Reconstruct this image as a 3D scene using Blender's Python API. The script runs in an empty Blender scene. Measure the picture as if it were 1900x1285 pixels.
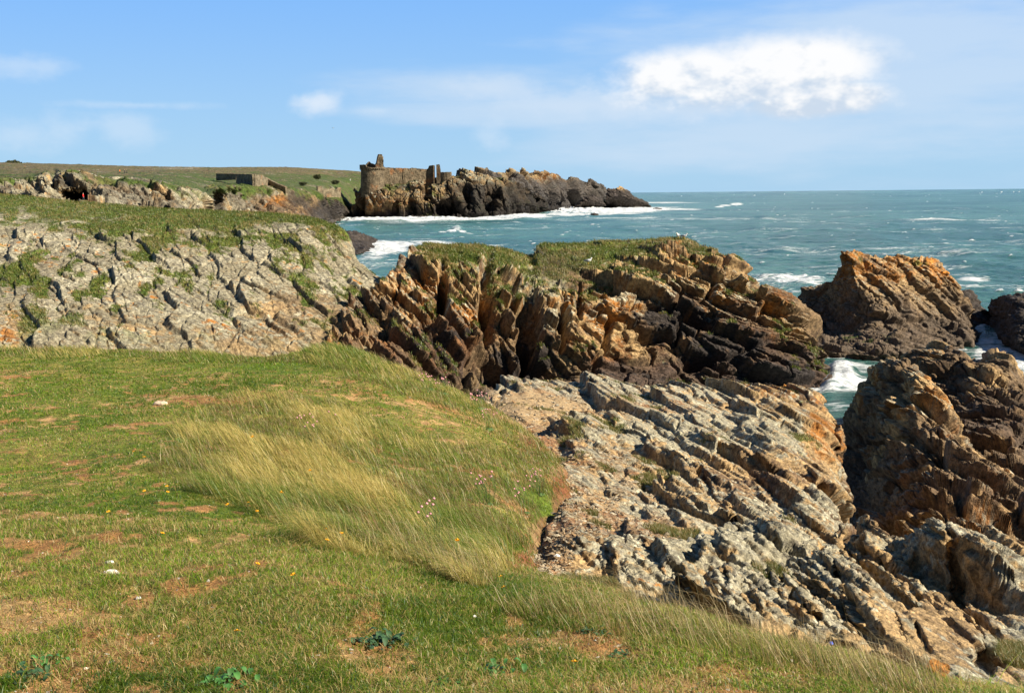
import bpy, math, random
import numpy as np
from concurrent.futures import ThreadPoolExecutor
random.seed(7); RNG = np.random.default_rng(11)
S = bpy.context.scene
COL = S.collection
RES = 1.0            # mesh density factor

# ------------------------------------------------------------------ camera
PW, PH, FP = 1900.0, 1285.0, 950.0 / math.tan(math.radians(25.0))
PITCH, ROLL, EYE = math.radians(7.92), math.radians(0.565), 15.0
_f = np.array([0, math.cos(PITCH), -math.sin(PITCH)])
_r0 = np.array([1.0, 0, 0]); _u0 = np.array([0, math.sin(PITCH), math.cos(PITCH)])
_r = _r0 * math.cos(ROLL) - _u0 * math.sin(ROLL)
_u = _u0 * math.cos(ROLL) + _r0 * math.sin(ROLL)
from mathutils import Matrix
cam = bpy.data.cameras.new("camera"); cam_o = bpy.data.objects.new("camera", cam); COL.objects.link(cam_o)
cam.sensor_width = 36; cam.sensor_fit = 'HORIZONTAL'; cam.lens = 18 / math.tan(math.radians(25.0))
cam.clip_start = 0.1; cam.clip_end = 200000
cam_o.matrix_world = Matrix([[_r[0], _u[0], -_f[0], 0], [_r[1], _u[1], -_f[1], 0], [_r[2], _u[2], -_f[2], EYE], [0, 0, 0, 1]])
S.camera = cam_o

# ------------------------------------------------------------------ light and sky
SUN_AZ, SUN_EL = math.radians(111), math.radians(36)      # azimuth from +Y towards +X
S.view_settings.view_transform = 'Standard'; S.view_settings.look = 'None'
S.view_settings.exposure = 1.0; S.view_settings.gamma = 1
sl = bpy.data.lights.new("sun", 'SUN'); sl.energy = 5.0; sl.angle = math.radians(0.5); sl.color = (1.0, 0.91, 0.74)
so = bpy.data.objects.new("sun", sl); COL.objects.link(so)
from mathutils import Vector
sdir = Vector((math.sin(SUN_AZ) * math.cos(SUN_EL), math.cos(SUN_AZ) * math.cos(SUN_EL), math.sin(SUN_EL)))
so.rotation_euler = sdir.to_track_quat('Z', 'Y').to_euler()

def raydir(px, py):
    px = np.asarray(px, float); py = np.asarray(py, float)
    return _f * FP + _r * (px - 950)[..., None] - _u * (py - 642.5)[..., None]
def at(px, py, D):
    d = raydir(px, py); D = np.asarray(D, float)
    return np.array([0, 0, EYE]) + d * (D / d[..., 1])[..., None]
def depth_z(px, py, z=0.0):                               # depth where the ray meets height z
    d = raydir(px, py); return (z - EYE) * d[..., 1] / d[..., 2]
def py_for(px, D, z):
    a = px - 950; k = (z - EYE) / D
    return 642.5 + (k * (_f[1] * FP + _r[1] * a) - (_f[2] * FP + _r[2] * a)) / (-_u[2] + k * _u[1])
def proj(P):                                              # world -> photo pixel
    q = np.asarray(P) - np.array([0, 0, EYE]); w = q @ _f
    return 950 + FP * (q @ _r) / w, 642.5 - FP * (q @ _u) / w

# --- node helper
class NT:
    def __init__(s, tree): s.t = tree; s.L = tree.links; tree.nodes.clear()
    def n(s, typ, **kw):
        nd = s.t.nodes.new(typ)
        for k, v in kw.items():
            if k.startswith('i_'):
                key = k[2:]
                key = int(key) if key.isdigit() else key.replace('_', ' ')
                if isinstance(v, bpy.types.NodeSocket): s.L.new(v, nd.inputs[key])
                else: nd.inputs[key].default_value = v
            else: setattr(nd, k, v)
        return nd
    def math(s, op, a, b=None, c=None, clamp=False):
        nd = s.t.nodes.new('ShaderNodeMath'); nd.operation = op; nd.use_clamp = clamp
        for i, v in enumerate((a, b, c)):
            if v is None: continue
            if isinstance(v, bpy.types.NodeSocket): s.L.new(v, nd.inputs[i])
            else: nd.inputs[i].default_value = v
        return nd.outputs[0]
    def mix(s, f, a, b, blend='MIX'):
        nd = s.t.nodes.new('ShaderNodeMix'); nd.data_type = 'RGBA'; nd.blend_type = blend
        for i, v in ((0, f), (6, a), (7, b)):
            if isinstance(v, bpy.types.NodeSocket): s.L.new(v, nd.inputs[i])
            else: nd.inputs[i].default_value = (v if i == 0 else (tuple(v) + (1,))[:4])
        return nd.outputs[2]
    def ramp(s, v, a, b, x=0.0, y=1.0):                   # smooth map a..b -> x..y
        nd = s.t.nodes.new('ShaderNodeMapRange'); nd.interpolation_type = 'SMOOTHSTEP'
        s.L.new(v, nd.inputs[0])
        for i, q in enumerate((a, b, x, y)):
            if isinstance(q, bpy.types.NodeSocket): s.L.new(q, nd.inputs[i + 1])
            else: nd.inputs[i + 1].default_value = q
        return nd.outputs[0]

def build_world():
    w = bpy.data.worlds.new("World"); S.world = w; w.use_nodes = True
    T = NT(w.node_tree)
    sky = T.n('ShaderNodeTexSky', sky_type='NISHITA', sun_disc=False, sun_elevation=SUN_EL, sun_rotation=SUN_AZ,
              air_density=1.0, dust_density=0.25, ozone_density=4.0, altitude=0)
    tc = T.n('ShaderNodeTexCoord'); sep = T.n('ShaderNodeSeparateXYZ', i_0=tc.outputs['Generated'])
    X, Y, Z = sep.outputs
    az = T.math('ARCTAN2', X, Y)                           # radians, 0 = straight ahead
    el = T.math('ARCSINE', Z)
    def blob(px, py, rx, ry):                              # soft ellipse on the sky, 1 in its middle
        d = raydir(px, py); a0 = math.atan2(d[0], d[1]); e0 = math.asin(d[2] / np.linalg.norm(d))
        u = T.math('DIVIDE', T.math('SUBTRACT', az, a0), rx / FP)
        v = T.math('DIVIDE', T.math('SUBTRACT', el, e0), ry / FP)
        r = T.math('SQRT', T.math('ADD', T.math('MULTIPLY', u, u), T.math('MULTIPLY', v, v)))
        return T.math('SUBTRACT', 1.0, r), v
    vec = T.n('ShaderNodeCombineXYZ', i_0=T.math('MULTIPLY', az, 1.0), i_1=T.math('MULTIPLY', el, 1.5), i_2=0.37).outputs[0]
    n1 = T.n('ShaderNodeTexNoise', i_Vector=vec, i_Scale=13.0, i_Detail=7.0, i_Roughness=0.58).outputs[0]
    n2 = T.n('ShaderNodeTexNoise', i_Vector=vec, i_Scale=30.0, i_Detail=3.5, i_Roughness=0.6).outputs[0]
    v2 = T.n('ShaderNodeCombineXYZ', i_0=T.math('MULTIPLY', az, 0.55), i_1=T.math('MULTIPLY', el, 2.6), i_2=1.9).outputs[0]
    n3 = T.n('ShaderNodeTexNoise', i_Vector=v2, i_Scale=10.0, i_Detail=6.0, i_Roughness=0.55).outputs[0]
    vs = T.n('ShaderNodeCombineXYZ', i_0=T.math('SUBTRACT', az, -0.013), i_1=T.math('MULTIPLY', T.math('ADD', el, 0.012), 1.5), i_2=0.37).outputs[0]
    n2s = T.n('ShaderNodeTexNoise', i_Vector=vs, i_Scale=30.0, i_Detail=3.5, i_Roughness=0.6).outputs[0]
    nn = T.math('ADD', T.math('MULTIPLY', T.math('SUBTRACT', n1, 0.5), 1.5), T.math('MULTIPLY', T.math('SUBTRACT', n2, 0.5), 1.3))
    ns = T.math('MULTIPLY', T.math('SUBTRACT', n3, 0.5), 2.4)
    col = sky.outputs[0]
    # deepen the blue a little overall and lighten it to the horizon
    col = T.mix(1.0, col, (0.80, 0.95, 1.08), 'MULTIPLY')
    gr = T.mix(T.ramp(el, 0.0, .22), (2.80, 4.50, 6.15), (1.48, 3.40, 6.90))
    col = T.mix(T.ramp(el, .85, .45, 0.0, .92), col, gr)
    col = T.mix(T.ramp(el, .30, .75, 0.0, .85), col, (.36, 1.0, 2.3))
    dk = T.ramp(Y, -.45, .55, .38, 1.0)                    # unseen sky behind the camera dimmed to weaken fill on the rocks
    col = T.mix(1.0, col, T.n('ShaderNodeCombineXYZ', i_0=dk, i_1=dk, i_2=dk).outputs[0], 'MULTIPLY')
    def layer(col, lst, nz, lo, hi, amt, color):
        m = None
        for (px, py, rx, ry, w) in lst:
            b, _ = blob(px, py, rx, ry)
            b = T.math('ADD', b, w)
            m = b if m is None else T.math('MAXIMUM', m, b)
        m = T.ramp(T.math('ADD', m, nz), lo, hi, 0.0, amt)
        return T.mix(m, col, color), m
    WH = (9.6, 9.7, 9.8); GR = (5.6, 6.9, 8.4)
    # thin veils
    col, _ = layer(col, [(1780, 120, 520, 170, 0.1), (1400, 250, 460, 75, 0.05), (900, 165, 260, 40, 0.0), (1000, 205, 330, 36, 0.05)], ns, -0.30, 0.95, 0.72, (4.35, 5.3, 6.4))
    col, _ = layer(col, [(930, 160, 130, 30, 0.0), (1090, 190, 170, 26, 0.1), (1290, 205, 250, 30, 0.1)], nn, 0.05, 0.9, 0.6, (4.5, 5.4, 6.5))
    col, _ = layer(col, [(60, 125, 120, 32, 0.0), (40, 250, 120, 40, 0.0), (240, 240, 75, 45, 0.1), (910, 255, 55, 45, 0.0), (700, 205, 60, 14, 0.0), (250, 195, 170, 12, 0.0), (120, 240, 70, 40, 0)], nn, 0.1, 1.1, 0.42, (5.0, 5.8, 6.7))
    col, _ = layer(col, [(583, 192, 56, 28, 0.0)], nn, 0.0, 1.15, 0.75, (5.7, 6.2, 6.8))
    # the bright cumulus: white billows, blue-grey between them
    lst = [(1370, 150, 215, 55, 0.15), (1470, 125, 130, 50, 0.35), (1290, 145, 130, 42, 0.3), (1560, 180, 80, 30, 0.2), (1230, 150, 75, 24, 0.1), (1500, 195, 120, 22, 0.2)]
    m = None
    for q in lst:
        b, _ = blob(*q[:4]); b = T.math('ADD', b, q[4]); m = b if m is None else T.math('MAXIMUM', m, b)
    dens = T.math('ADD', m, T.math('MULTIPLY', nn, 0.44))
    mask = T.ramp(dens, -0.16, 0.62, 0.0, 0.93)
    relief = T.math('MULTIPLY', T.math("SUBTRACT", n2, n2s), 3.2)
    tone = T.math('ADD', T.math('ADD', T.math('MULTIPLY', relief, 1.0), 0.48), T.math('MULTIPLY', T.math('SUBTRACT', n1, 0.5), 1.0))
    eb, ev = blob(1390, 150, 300, 110)
    tone = T.math('ADD', tone, T.math('MULTIPLY', ev, 1.15))
    cc = T.mix(T.ramp(tone, -.40, 0.85), (4.3, 5.0, 5.9), (7.1, 7.05, 7.0))
    col = T.mix(mask, col, cc)
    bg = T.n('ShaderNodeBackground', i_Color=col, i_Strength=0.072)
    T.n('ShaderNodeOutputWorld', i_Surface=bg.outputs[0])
build_world()

# ------------------------------------------------------------------ numpy noise
f32 = np.float32
def _h(ix, iy, iz, seed):
    h = ix * np.uint32(374761393) + iy * np.uint32(668265263) + iz * np.uint32(3266489917) + np.uint32((seed * 974711 + 12345) & 0xffffffff)
    h ^= h >> np.uint32(13); h *= np.uint32(1274126177); h ^= h >> np.uint32(16); h *= np.uint32(2246822519); h ^= h >> np.uint32(13)
    return h
def _hf(ix, iy, iz, seed): return _h(ix, iy, iz, seed).astype(f32) * f32(1 / 4294967296.0)
def par(fn, *arrs, chunk=50000):
    n = len(arrs[0])
    if n <= chunk: return fn(*arrs)
    sl_ = [slice(i, min(n, i + chunk)) for i in range(0, n, chunk)]
    with ThreadPoolExecutor(4) as ex: out = list(ex.map(lambda s: fn(*[a[s] for a in arrs]), sl_))
    if isinstance(out[0], tuple): return tuple(np.concatenate(o) for o in zip(*out))
    return np.concatenate(out)
def _vn(P, seed):
    P = P.astype(f32); i = np.floor(P); f = P - i; f = f * f * f * (f * (f * 6 - 15) + 10)
    i = i.astype(np.int32).view(np.uint32); x, y, z = i[:, 0], i[:, 1], i[:, 2]; o = np.uint32(1)
    fx, fy, fz = f[:, 0], f[:, 1], f[:, 2]
    def L(a, b, t): return a + (b - a) * t
    c00 = L(_hf(x, y, z, seed), _hf(x + o, y, z, seed), fx); c10 = L(_hf(x, y + o, z, seed), _hf(x + o, y + o, z, seed), fx)
    c01 = L(_hf(x, y, z + o, seed), _hf(x + o, y, z + o, seed), fx); c11 = L(_hf(x, y + o, z + o, seed), _hf(x + o, y + o, z + o, seed), fx)
    return L(L(c00, c10, fy), L(c01, c11, fy), fz) * 2 - 1
def fbm(P, scale=1.0, octv=4, seed=0, gain=0.5):
    P = np.asarray(P) * scale
    def g(p):
        a = f32(1); t = f32(0); r = np.zeros(len(p), f32)
        for k in range(octv):
            r += a * _vn(p * (2.03 ** k) + 17.3 * k, seed + k); t += a; a *= f32(gain)
        return r / t * f32(1.6)
    return par(g, P)
def voro(Q, seed, jit=0.9):
    def g(q):
        q = q.astype(f32); b = np.floor(q); bi = b.astype(np.int32).view(np.uint32)
        n = len(q); F1 = np.full(n, 1e9, f32); F2 = F1.copy(); C = np.zeros((n, 3), f32); R = np.zeros(n, np.uint32)
        for dx in (-1, 0, 1):
            for dy in (-1, 0, 1):
                for dz in (-1, 0, 1):
                    ix = bi[:, 0] + np.uint32(dx & 0xffffffff); iy = bi[:, 1] + np.uint32(dy & 0xffffffff); iz = bi[:, 2] + np.uint32(dz & 0xffffffff)
                    h = _h(ix, iy, iz, seed)
                    j0 = (h & np.uint32(1023)).astype(f32) / 1023; j1 = ((h >> np.uint32(10)) & np.uint32(1023)).astype(f32) / 1023; j2 = ((h >> np.uint32(20)) & np.uint32(1023)).astype(f32) / 1023
                    cx = b[:, 0] + dx + 0.5 + (j0 - 0.5) * jit; cy = b[:, 1] + dy + 0.5 + (j1 - 0.5) * jit; cz = b[:, 2] + dz + 0.5 + (j2 - 0.5) * jit
                    d = (cx - q[:, 0]) ** 2 + (cy - q[:, 1]) ** 2 + (cz - q[:, 2]) ** 2
                    cl = d < F1
                    F2 = np.where(cl, F1, np.minimum(F2, d)); F1 = np.where(cl, d, F1)
                    C[cl, 0] = cx[cl]; C[cl, 1] = cy[cl]; C[cl, 2] = cz[cl]; R = np.where(cl, h, R)
        F1 = np.sqrt(F1); F2 = np.sqrt(F2)
        R = R * np.uint32(2654435761); R ^= R >> np.uint32(15); R = R * np.uint32(2246822519); R ^= R >> np.uint32(13)
        r1 = (R & np.uint32(2047)).astype(f32) / 2047; r2 = ((R >> np.uint32(11)) & np.uint32(2047)).astype(f32) / 2047
        r3 = ((R >> np.uint32(3)) & np.uint32(1023)).astype(f32) / 1023
        return F2 - F1, C - q, r1, r2, r3
    return par(g, Q)
def sst(a, b, x):
    t = np.clip((x - a) / (b - a), 0, 1); return t * t * (3 - 2 * t)
def lerp(a, b, t): return a + (b - a) * t

# ------------------------------------------------------------------ lofted terrain
def pchip(x, y, xq):
    x = np.asarray(x, float); y = np.asarray(y, float); n = len(x)
    if n == 2: return np.interp(xq, x, y)
    h = np.diff(x); d = np.diff(y) / h; m = np.zeros(n)
    for k in range(1, n - 1):
        if d[k - 1] * d[k] > 0:
            w1 = 2 * h[k] + h[k - 1]; w2 = h[k] + 2 * h[k - 1]; m[k] = (w1 + w2) / (w1 / d[k - 1] + w2 / d[k])
    m[0] = d[0]; m[-1] = d[-1]
    i = np.clip(np.searchsorted(x, xq) - 1, 0, n - 2); t = (xq - x[i]) / h[i]
    return (2 * t**3 - 3 * t**2 + 1) * y[i] + (t**3 - 2 * t**2 + t) * h[i] * m[i] + (-2 * t**3 + 3 * t**2) * y[i + 1] + (t**3 - t**2) * h[i] * m[i + 1]
def row(pts, t):
    q = []
    for p in pts:
        if len(p) == 4: q.append((p[0], py_for(p[0], p[2], p[3]), p[2]))
        elif p[2] is None: q.append((p[0], p[1], float(depth_z(p[0], p[1]))))
        else: q.append(p)
    q = np.array(q, float); x = q[:, 0]; s = (x - x[0]) / (x[-1] - x[0])
    return np.stack([np.interp(t, s, x), pchip(s, q[:, 1], t), np.exp(pchip(s, np.log(q[:, 2]), t))], 1)
def loft(rows, nu, nv):
    """rows of photo points with depths -> grid of world points; nv = samples per gap between rows"""
    td = np.linspace(0, 1, 1500); A = [row(r, td) for r in rows]
    ln = sum(np.hypot(np.diff(a[:, 0]), np.diff(a[:, 1])) for a in A[1:-1]) + 1e-6
    c = np.concatenate([[0], np.cumsum(ln)]); c /= c[-1]
    t = np.interp(np.linspace(0, 1, int(nu * RES)), c, td)
    Wd = np.stack([at(*row(r, t).T) for r in rows])                   # K,U,3
    K = len(rows); ks = []
    for k, n in enumerate(nv): n = max(2, int(n * RES)); ks.append(k + np.arange(n) / n)
    v = np.concatenate(ks + [[K - 1]])
    d = np.diff(Wd, axis=0); m = np.zeros_like(Wd)
    pr = d[:-1] * d[1:]; m[1:-1] = np.where(pr > 0, 2 * pr / (d[:-1] + d[1:] + 1e-12), 0); m[0] = d[0]; m[-1] = d[-1]
    i = np.clip(v.astype(int), 0, K - 2); s = (v - i)[:, None, None]
    P = (2 * s**3 - 3 * s**2 + 1) * Wd[i] + (s**3 - 2 * s**2 + s) * m[i] + (-2 * s**3 + 3 * s**2) * Wd[i + 1] + (s**3 - s**2) * m[i + 1]
    return P, v
def normals(G):
    du = np.gradient(G, axis=1); dv = np.gradient(G, axis=0)
    n = np.cross(du, dv); n /= np.linalg.norm(n, axis=2, keepdims=True) + 1e-9
    return n

def smooth_normals(G, k=6):
    n = normals(G)
    for _ in range(k):
        n[1:-1] = (n[:-2] + n[2:] + 2 * n[1:-1]) / 4; n[:, 1:-1] = (n[:, :-2] + n[:, 2:] + 2 * n[:, 1:-1]) / 4
    return n / (np.linalg.norm(n, axis=2, keepdims=True) + 1e-9)

class Rock:
    """jointed, dipping beds: each Voronoi block is flattened on to its own bedding plane, block within block"""
    def __init__(s, G, fade=0, renorm=False, N=None, dip=40, yaw=25, scales=((1.5, .8, .5, .3),), La=3.0, Lb=2.0, warp=(6.0, .5), seed=1, amp=None, dip_fn=None, rough=0.02, x0=0, z0=0, chamfer=.11):
        sh = G.shape[:2]; P = G.reshape(-1, 3).copy(); N = smooth_normals(G).reshape(-1, 3) if N is None else N
        s.N0 = N; s.base = P.copy(); s.shape = sh
        amp = np.ones(len(P)) if amp is None else amp.reshape(-1)
        al = np.radians(dip_fn(P) if dip_fn is not None else np.full(len(P), float(dip))); ga = math.radians(yaw)
        e1 = np.stack([np.sin(al) * math.cos(ga), -np.sin(al) * math.sin(ga), np.cos(al)], 1)
        e2 = np.stack([np.cos(al) * math.cos(ga), -np.cos(al) * math.sin(ga), -np.sin(al)], 1)
        e3 = np.array([math.sin(ga), math.cos(ga), 0])
        c = (N * e1).sum(1); g = c / (c * c + 0.18)
        O = np.array([x0, 0, z0])
        w = np.stack([fbm(P, 1 / warp[0], 3, seed + 50 + k) for k in range(3)], 1) * warp[1]
        s.edge = np.ones(len(P)); s.r = []
        for k, (T, kk, hh, cr) in enumerate(scales):
            p = P + w * (1 if k == 0 else .5) - O
            q = np.stack([(p * e1).sum(1) / T, (p * e2).sum(1) / (T * La), (p @ e3) / (T * Lb)], 1)
            ed, dc, r1, r2, r3 = voro(q, seed + 7 * k)
            ds = dc[:, 0] * T + (r2 - .5) * dc[:, 1] * T * La * .22 + (r3 - .5) * dc[:, 2] * T * Lb * .25
            dl = (np.clip(ds * g * kk, -T, T) + (r1 - .5) * T * hh) * sst(-.02, chamfer, ed)
            ck = 1 - sst(0.0, 0.10, ed)
            dl -= ck * T * cr
            P = P + N * (dl * amp * (sst(.6, 1.6, T / (P[:, 1] * fade)) if fade else 1.0))[:, None]
            if renorm:                                     # finer blocks stand out from the faces the coarse ones made
                N = smooth_normals(P.reshape(sh + (3,)), 3).reshape(-1, 3); c = (N * e1).sum(1); g = c / (c * c + 0.18)
            s.edge = np.minimum(s.edge, sst(0, .12, ed)); s.r.append(r1)
        P = P + N * (fbm(P, 1 / (scales[-1][0] * 1.3), 4, seed + 90, .6) * rough * amp)[:, None]
        s.P = P; s.G = P.reshape(sh + (3,)); s.N = normals(s.G).reshape(-1, 3); s.px, s.py = proj(s.base)

def mesh_obj(name, V, F, mat, col=None, smooth=True, parent=None, attrs=None):
    V = np.ascontiguousarray(V, f32); F = np.ascontiguousarray(F, np.int32); k = F.shape[1]
    me = bpy.data.meshes.new(name)
    me.vertices.add(len(V)); me.vertices.foreach_set('co', V.ravel())
    me.loops.add(F.size); me.loops.foreach_set('vertex_index', F.ravel())
    me.polygons.add(len(F)); me.polygons.foreach_set('loop_start', np.arange(0, F.size, k, dtype=np.int32))
    me.polygons.foreach_set('use_smooth', np.full(len(F), smooth, bool))
    me.update(calc_edges=True)
    if col is not None:
        a = me.color_attributes.new('Col', 'FLOAT_COLOR', 'POINT'); c4 = np.ones((len(V), 4), f32); c4[:, :3] = col
        a.data.foreach_set('color', c4.ravel())
    for kx, vx in (attrs or {}).items():
        a = me.attributes.new(kx, 'FLOAT', 'POINT'); a.data.foreach_set('value', np.ascontiguousarray(vx, f32))
    o = bpy.data.objects.new(name, me); COL.objects.link(o)
    if mat is not None: me.materials.append(mat)
    if parent is not None: o.parent = parent
    return o
def grid_faces(nv, nu):
    i = np.arange(nv * nu).reshape(nv, nu)
    return np.stack([i[:-1, :-1], i[:-1, 1:], i[1:, 1:], i[1:, :-1]], -1).reshape(-1, 4)
def struct(o): o['kind'] = 'structure'; return o
def tag(o, label, cat, group=None, kind=None):
    o['label'] = label; o['category'] = cat
    if group: o['group'] = group
    if kind: o['kind'] = kind
    return o
def empty(name, loc):
    o = bpy.data.objects.new(name, None); COL.objects.link(o); o.location = [float(q) for q in loc]; o.empty_display_size = .2
    return o

# ------------------------------------------------------------------ materials
def mat(name):
    m = bpy.data.materials.new(name); m.use_nodes = True; return m, NT(m.node_tree)
def rock_mat(name, sc, bump=0.5, spec=0.25):
    m, T = mat(name)
    a = T.n('ShaderNodeVertexColor', layer_name='Col').outputs[0]
    geo = T.n('ShaderNodeNewGeometry').outputs['Position']
    n1 = T.n('ShaderNodeTexNoise', i_Vector=geo, i_Scale=sc * 3, i_Detail=8.0, i_Roughness=.65).outputs[0]
    n2 = T.n('ShaderNodeTexNoise', i_Vector=geo, i_Scale=sc * 14, i_Detail=5.0, i_Roughness=.7).outputs[0]
    vo = T.n('ShaderNodeTexVoronoi', i_Vector=geo, i_Scale=sc * 9).outputs[0]
    f = T.math('ADD', T.math('MULTIPLY', T.ramp(n1, .32, .68, .34, 1.12), T.ramp(n2, .3, .7, .62, 1.35)), 0.0)
    c = T.mix(1.0, a, T.n('ShaderNodeCombineXYZ', i_0=f, i_1=f, i_2=f).outputs[0], 'MULTIPLY')
    hgt = T.math('ADD', T.math('ADD', T.math('MULTIPLY', n1, 1.0), T.math('MULTIPLY', n2, .45)), T.math('MULTIPLY', vo, -.25))
    b = T.n('ShaderNodeBump', i_Height=hgt, i_Strength=bump, i_Distance=0.35 / sc)
    p = T.n('ShaderNodeBsdfPrincipled', i_Base_Color=c, i_Roughness=.82, i_Normal=b.outputs[0])
    p.inputs['Specular IOR Level'].default_value = spec
    T.n('ShaderNodeOutputMaterial', i_Surface=p.outputs[0]); return m
M_near = rock_mat('rock_near', 4.0, .55)
M_mid = rock_mat('rock_mid', 1.3, .6)
M_far = rock_mat('rock_far', .22, .7)
def turf_mat():
    m, T = mat('turf')
    a = T.n('ShaderNodeVertexColor', layer_name='Col').outputs[0]
    geo = T.n('ShaderNodeNewGeometry').outputs['Position']
    n1 = T.n('ShaderNodeTexNoise', i_Vector=geo, i_Scale=9.0, i_Detail=8.0, i_Roughness=.7).outputs[0]
    n2 = T.n('ShaderNodeTexNoise', i_Vector=geo, i_Scale=60.0, i_Detail=4.0, i_Roughness=.7).outputs[0]
    f = T.math('MULTIPLY', T.ramp(n1, .3, .7, .42, 1.05), T.ramp(n2, .3, .7, .6, 1.35))
    c = T.mix(1.0, a, T.n('ShaderNodeCombineXYZ', i_0=f, i_1=f, i_2=f).outputs[0], 'MULTIPLY')
    b = T.n('ShaderNodeBump', i_Height=T.math('ADD', n1, T.math('MULTIPLY', n2, .5)), i_Strength=.7, i_Distance=.05)
    p = T.n('ShaderNodeBsdfPrincipled', i_Base_Color=c, i_Roughness=.9, i_Normal=b.outputs[0]); p.inputs['Specular IOR Level'].default_value = .15
    T.n('ShaderNodeOutputMaterial', i_Surface=p.outputs[0]); return m
M_turf = turf_mat()
def blade_mat():
    m, T = mat('grass_blade')
    a = T.mix(1.0, T.n('ShaderNodeVertexColor', layer_name='Col').outputs[0], (.78, .78, .78), 'MULTIPLY')
    d = T.n('ShaderNodeBsdfDiffuse', i_Color=a); t = T.n('ShaderNodeBsdfTranslucent', i_Color=a)
    gl = T.n('ShaderNodeBsdfGlossy', i_Roughness=.45, i_Color=(.9, .9, .85, 1))
    mx = T.n('ShaderNodeMixShader', i_0=.45, i_1=d.outputs[0], i_2=t.outputs[0])
    mx2 = T.n('ShaderNodeMixShader', i_0=.03, i_1=mx.outputs[0], i_2=gl.outputs[0])
    T.n('ShaderNodeOutputMaterial', i_Surface=mx2.outputs[0]); return m
M_blade = blade_mat()
def flat_mat(name, col, rough=.8, noise=0.0, sc=5.0):
    m, T = mat(name)
    geo = T.n('ShaderNodeNewGeometry').outputs['Position']
    n = T.n('ShaderNodeTexNoise', i_Vector=geo, i_Scale=sc, i_Detail=5.0).outputs[0]
    f = T.ramp(n, .3, .7, 1 - noise, 1 + noise)
    c = T.mix(1.0, col, T.n('ShaderNodeCombineXYZ', i_0=f, i_1=f, i_2=f).outputs[0], 'MULTIPLY')
    p = T.n('ShaderNodeBsdfPrincipled', i_Base_Color=c, i_Roughness=rough); p.inputs['Specular IOR Level'].default_value = .3
    T.n('ShaderNodeOutputMaterial', i_Surface=p.outputs[0]); return m

# ------------------------------------------------------------------ rock colouring (albedo only)
def C(*a): return np.array(a, float)
GREY, GREYW, TAN, BROWN, RUST = C(.385, .345, .235), C(.57, .52, .38), C(.50, .33, .155), C(.145, .085, .045), C(.40, .155, .025)
DARK, ORANGE, GREEN, GREEN2, STRAW = C(.034, .028, .026), C(.50, .185, .015), C(.085, .135, .018), C(.155, .175, .030), C(.30, .235, .085)
def spots(px, py, lst):
    m = np.zeros(len(px))
    for (x, y, rx, ry, w) in lst:
        m = np.maximum(m, w * (1 - sst(.35, 1.0, np.sqrt(((px - x) / rx) ** 2 + ((py - y) / ry) ** 2))))
    return m
def slots(px, py, lst):                                      # long narrow clefts: (x0, y0, x1, y1, half width, strength)
    m = np.zeros(len(px))
    for (x0, y0, x1, y1, w, k) in lst:
        dx, dy = x1 - x0, y1 - y0; L2 = dx * dx + dy * dy; t = ((px - x0) * dx + (py - y0) * dy) / L2
        d = np.abs((px - x0) * dy - (py - y0) * dx) / math.sqrt(L2)
        ww = w * np.clip(.55 + .75 * np.sin(np.pi * np.clip(t, 0, 1)), .1, 1.3)
        m = np.maximum(m, k * w * (1 - sst(.55, 1.0, d / ww)) * sst(-.06, .1, t) * sst(1.06, .9, t))
    return m
def mixc(c, d, m): return c + (np.asarray(d) - c) * np.clip(m, 0, 1)[:, None]
def paint(R, sc, grey=.6, zdark=2.5, zd_w=1.5, rust=.3, orange=.25, grass=None, seed=3, extra=None, tone=.35):
    """bedrock albedo from bed, height, exposure and drawn growth areas; sc = size of the largest patches (m)"""
    P, N = R.P, R.N; n = len(P)
    a1 = fbm(P, 1 / sc, 4, seed); a2 = fbm(P, 3 / sc, 4, seed + 11); a3 = fbm(P, 9 / sc, 4, seed + 23); a4 = fbm(P, 26 / sc, 3, seed + 31)
    c = mixc(np.tile(TAN, (n, 1)), BROWN, sst(-.35, .55, a1 * .6 + a3 * .5 + (R.r[0] - .5) * .9))
    ru = np.asarray(rust) * 2 - 1
    c = mixc(c, RUST, sst(.05, .5, a2 * .75 + a3 * .35 + ru * .8) * .9)
    g = np.asarray(grey) * 2 - 1
    up = N[:, 2] * .45 + N[:, 0] * .15
    gm = sst(-.15, .25, a2 * .5 + a3 * .55 + a4 * .25 + g + up - .2)
    c = mixc(c, GREY * (1 + .25 * a3[:, None]), gm * .93)
    c = mixc(c, GREYW, gm * sst(.22, .5, a4 * .7 + a3 * .5) * .75)
    c = mixc(c, DARK * 2.2, gm * sst(.25, .55, fbm(P, 16 / sc, 3, seed + 70)) * .55)
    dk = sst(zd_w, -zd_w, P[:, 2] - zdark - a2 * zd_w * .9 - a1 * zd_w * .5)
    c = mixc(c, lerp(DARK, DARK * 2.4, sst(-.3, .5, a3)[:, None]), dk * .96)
    om = sst(.16, .42, a3 * .6 + a2 * .5 + np.asarray(orange) * 2 - 1 + up * .5) * (1 - dk)
    c = mixc(c, ORANGE, om * .9)
    c *= (1 + (R.r[-1] - .5) * tone * .8 + (R.r[0] - .5) * tone)[:, None]
    if grass is not None:
        c = mixc(c, lerp(GREEN, GREEN2, sst(-.4, .5, a3)[:, None]) * (1 + .35 * a4[:, None]), grass)
        c = mixc(c, C(.17, .12, .045), grass * sst(.15, .5, a2 * .6 + a4 * .4) * .7)
    if extra is not None:
        for col, m in extra: c = mixc(c, col, m)
    return np.clip(c, .008, .9)
TUFTS = []                                                  # (points, normals, height, colour class) of grass on the rocks
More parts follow.
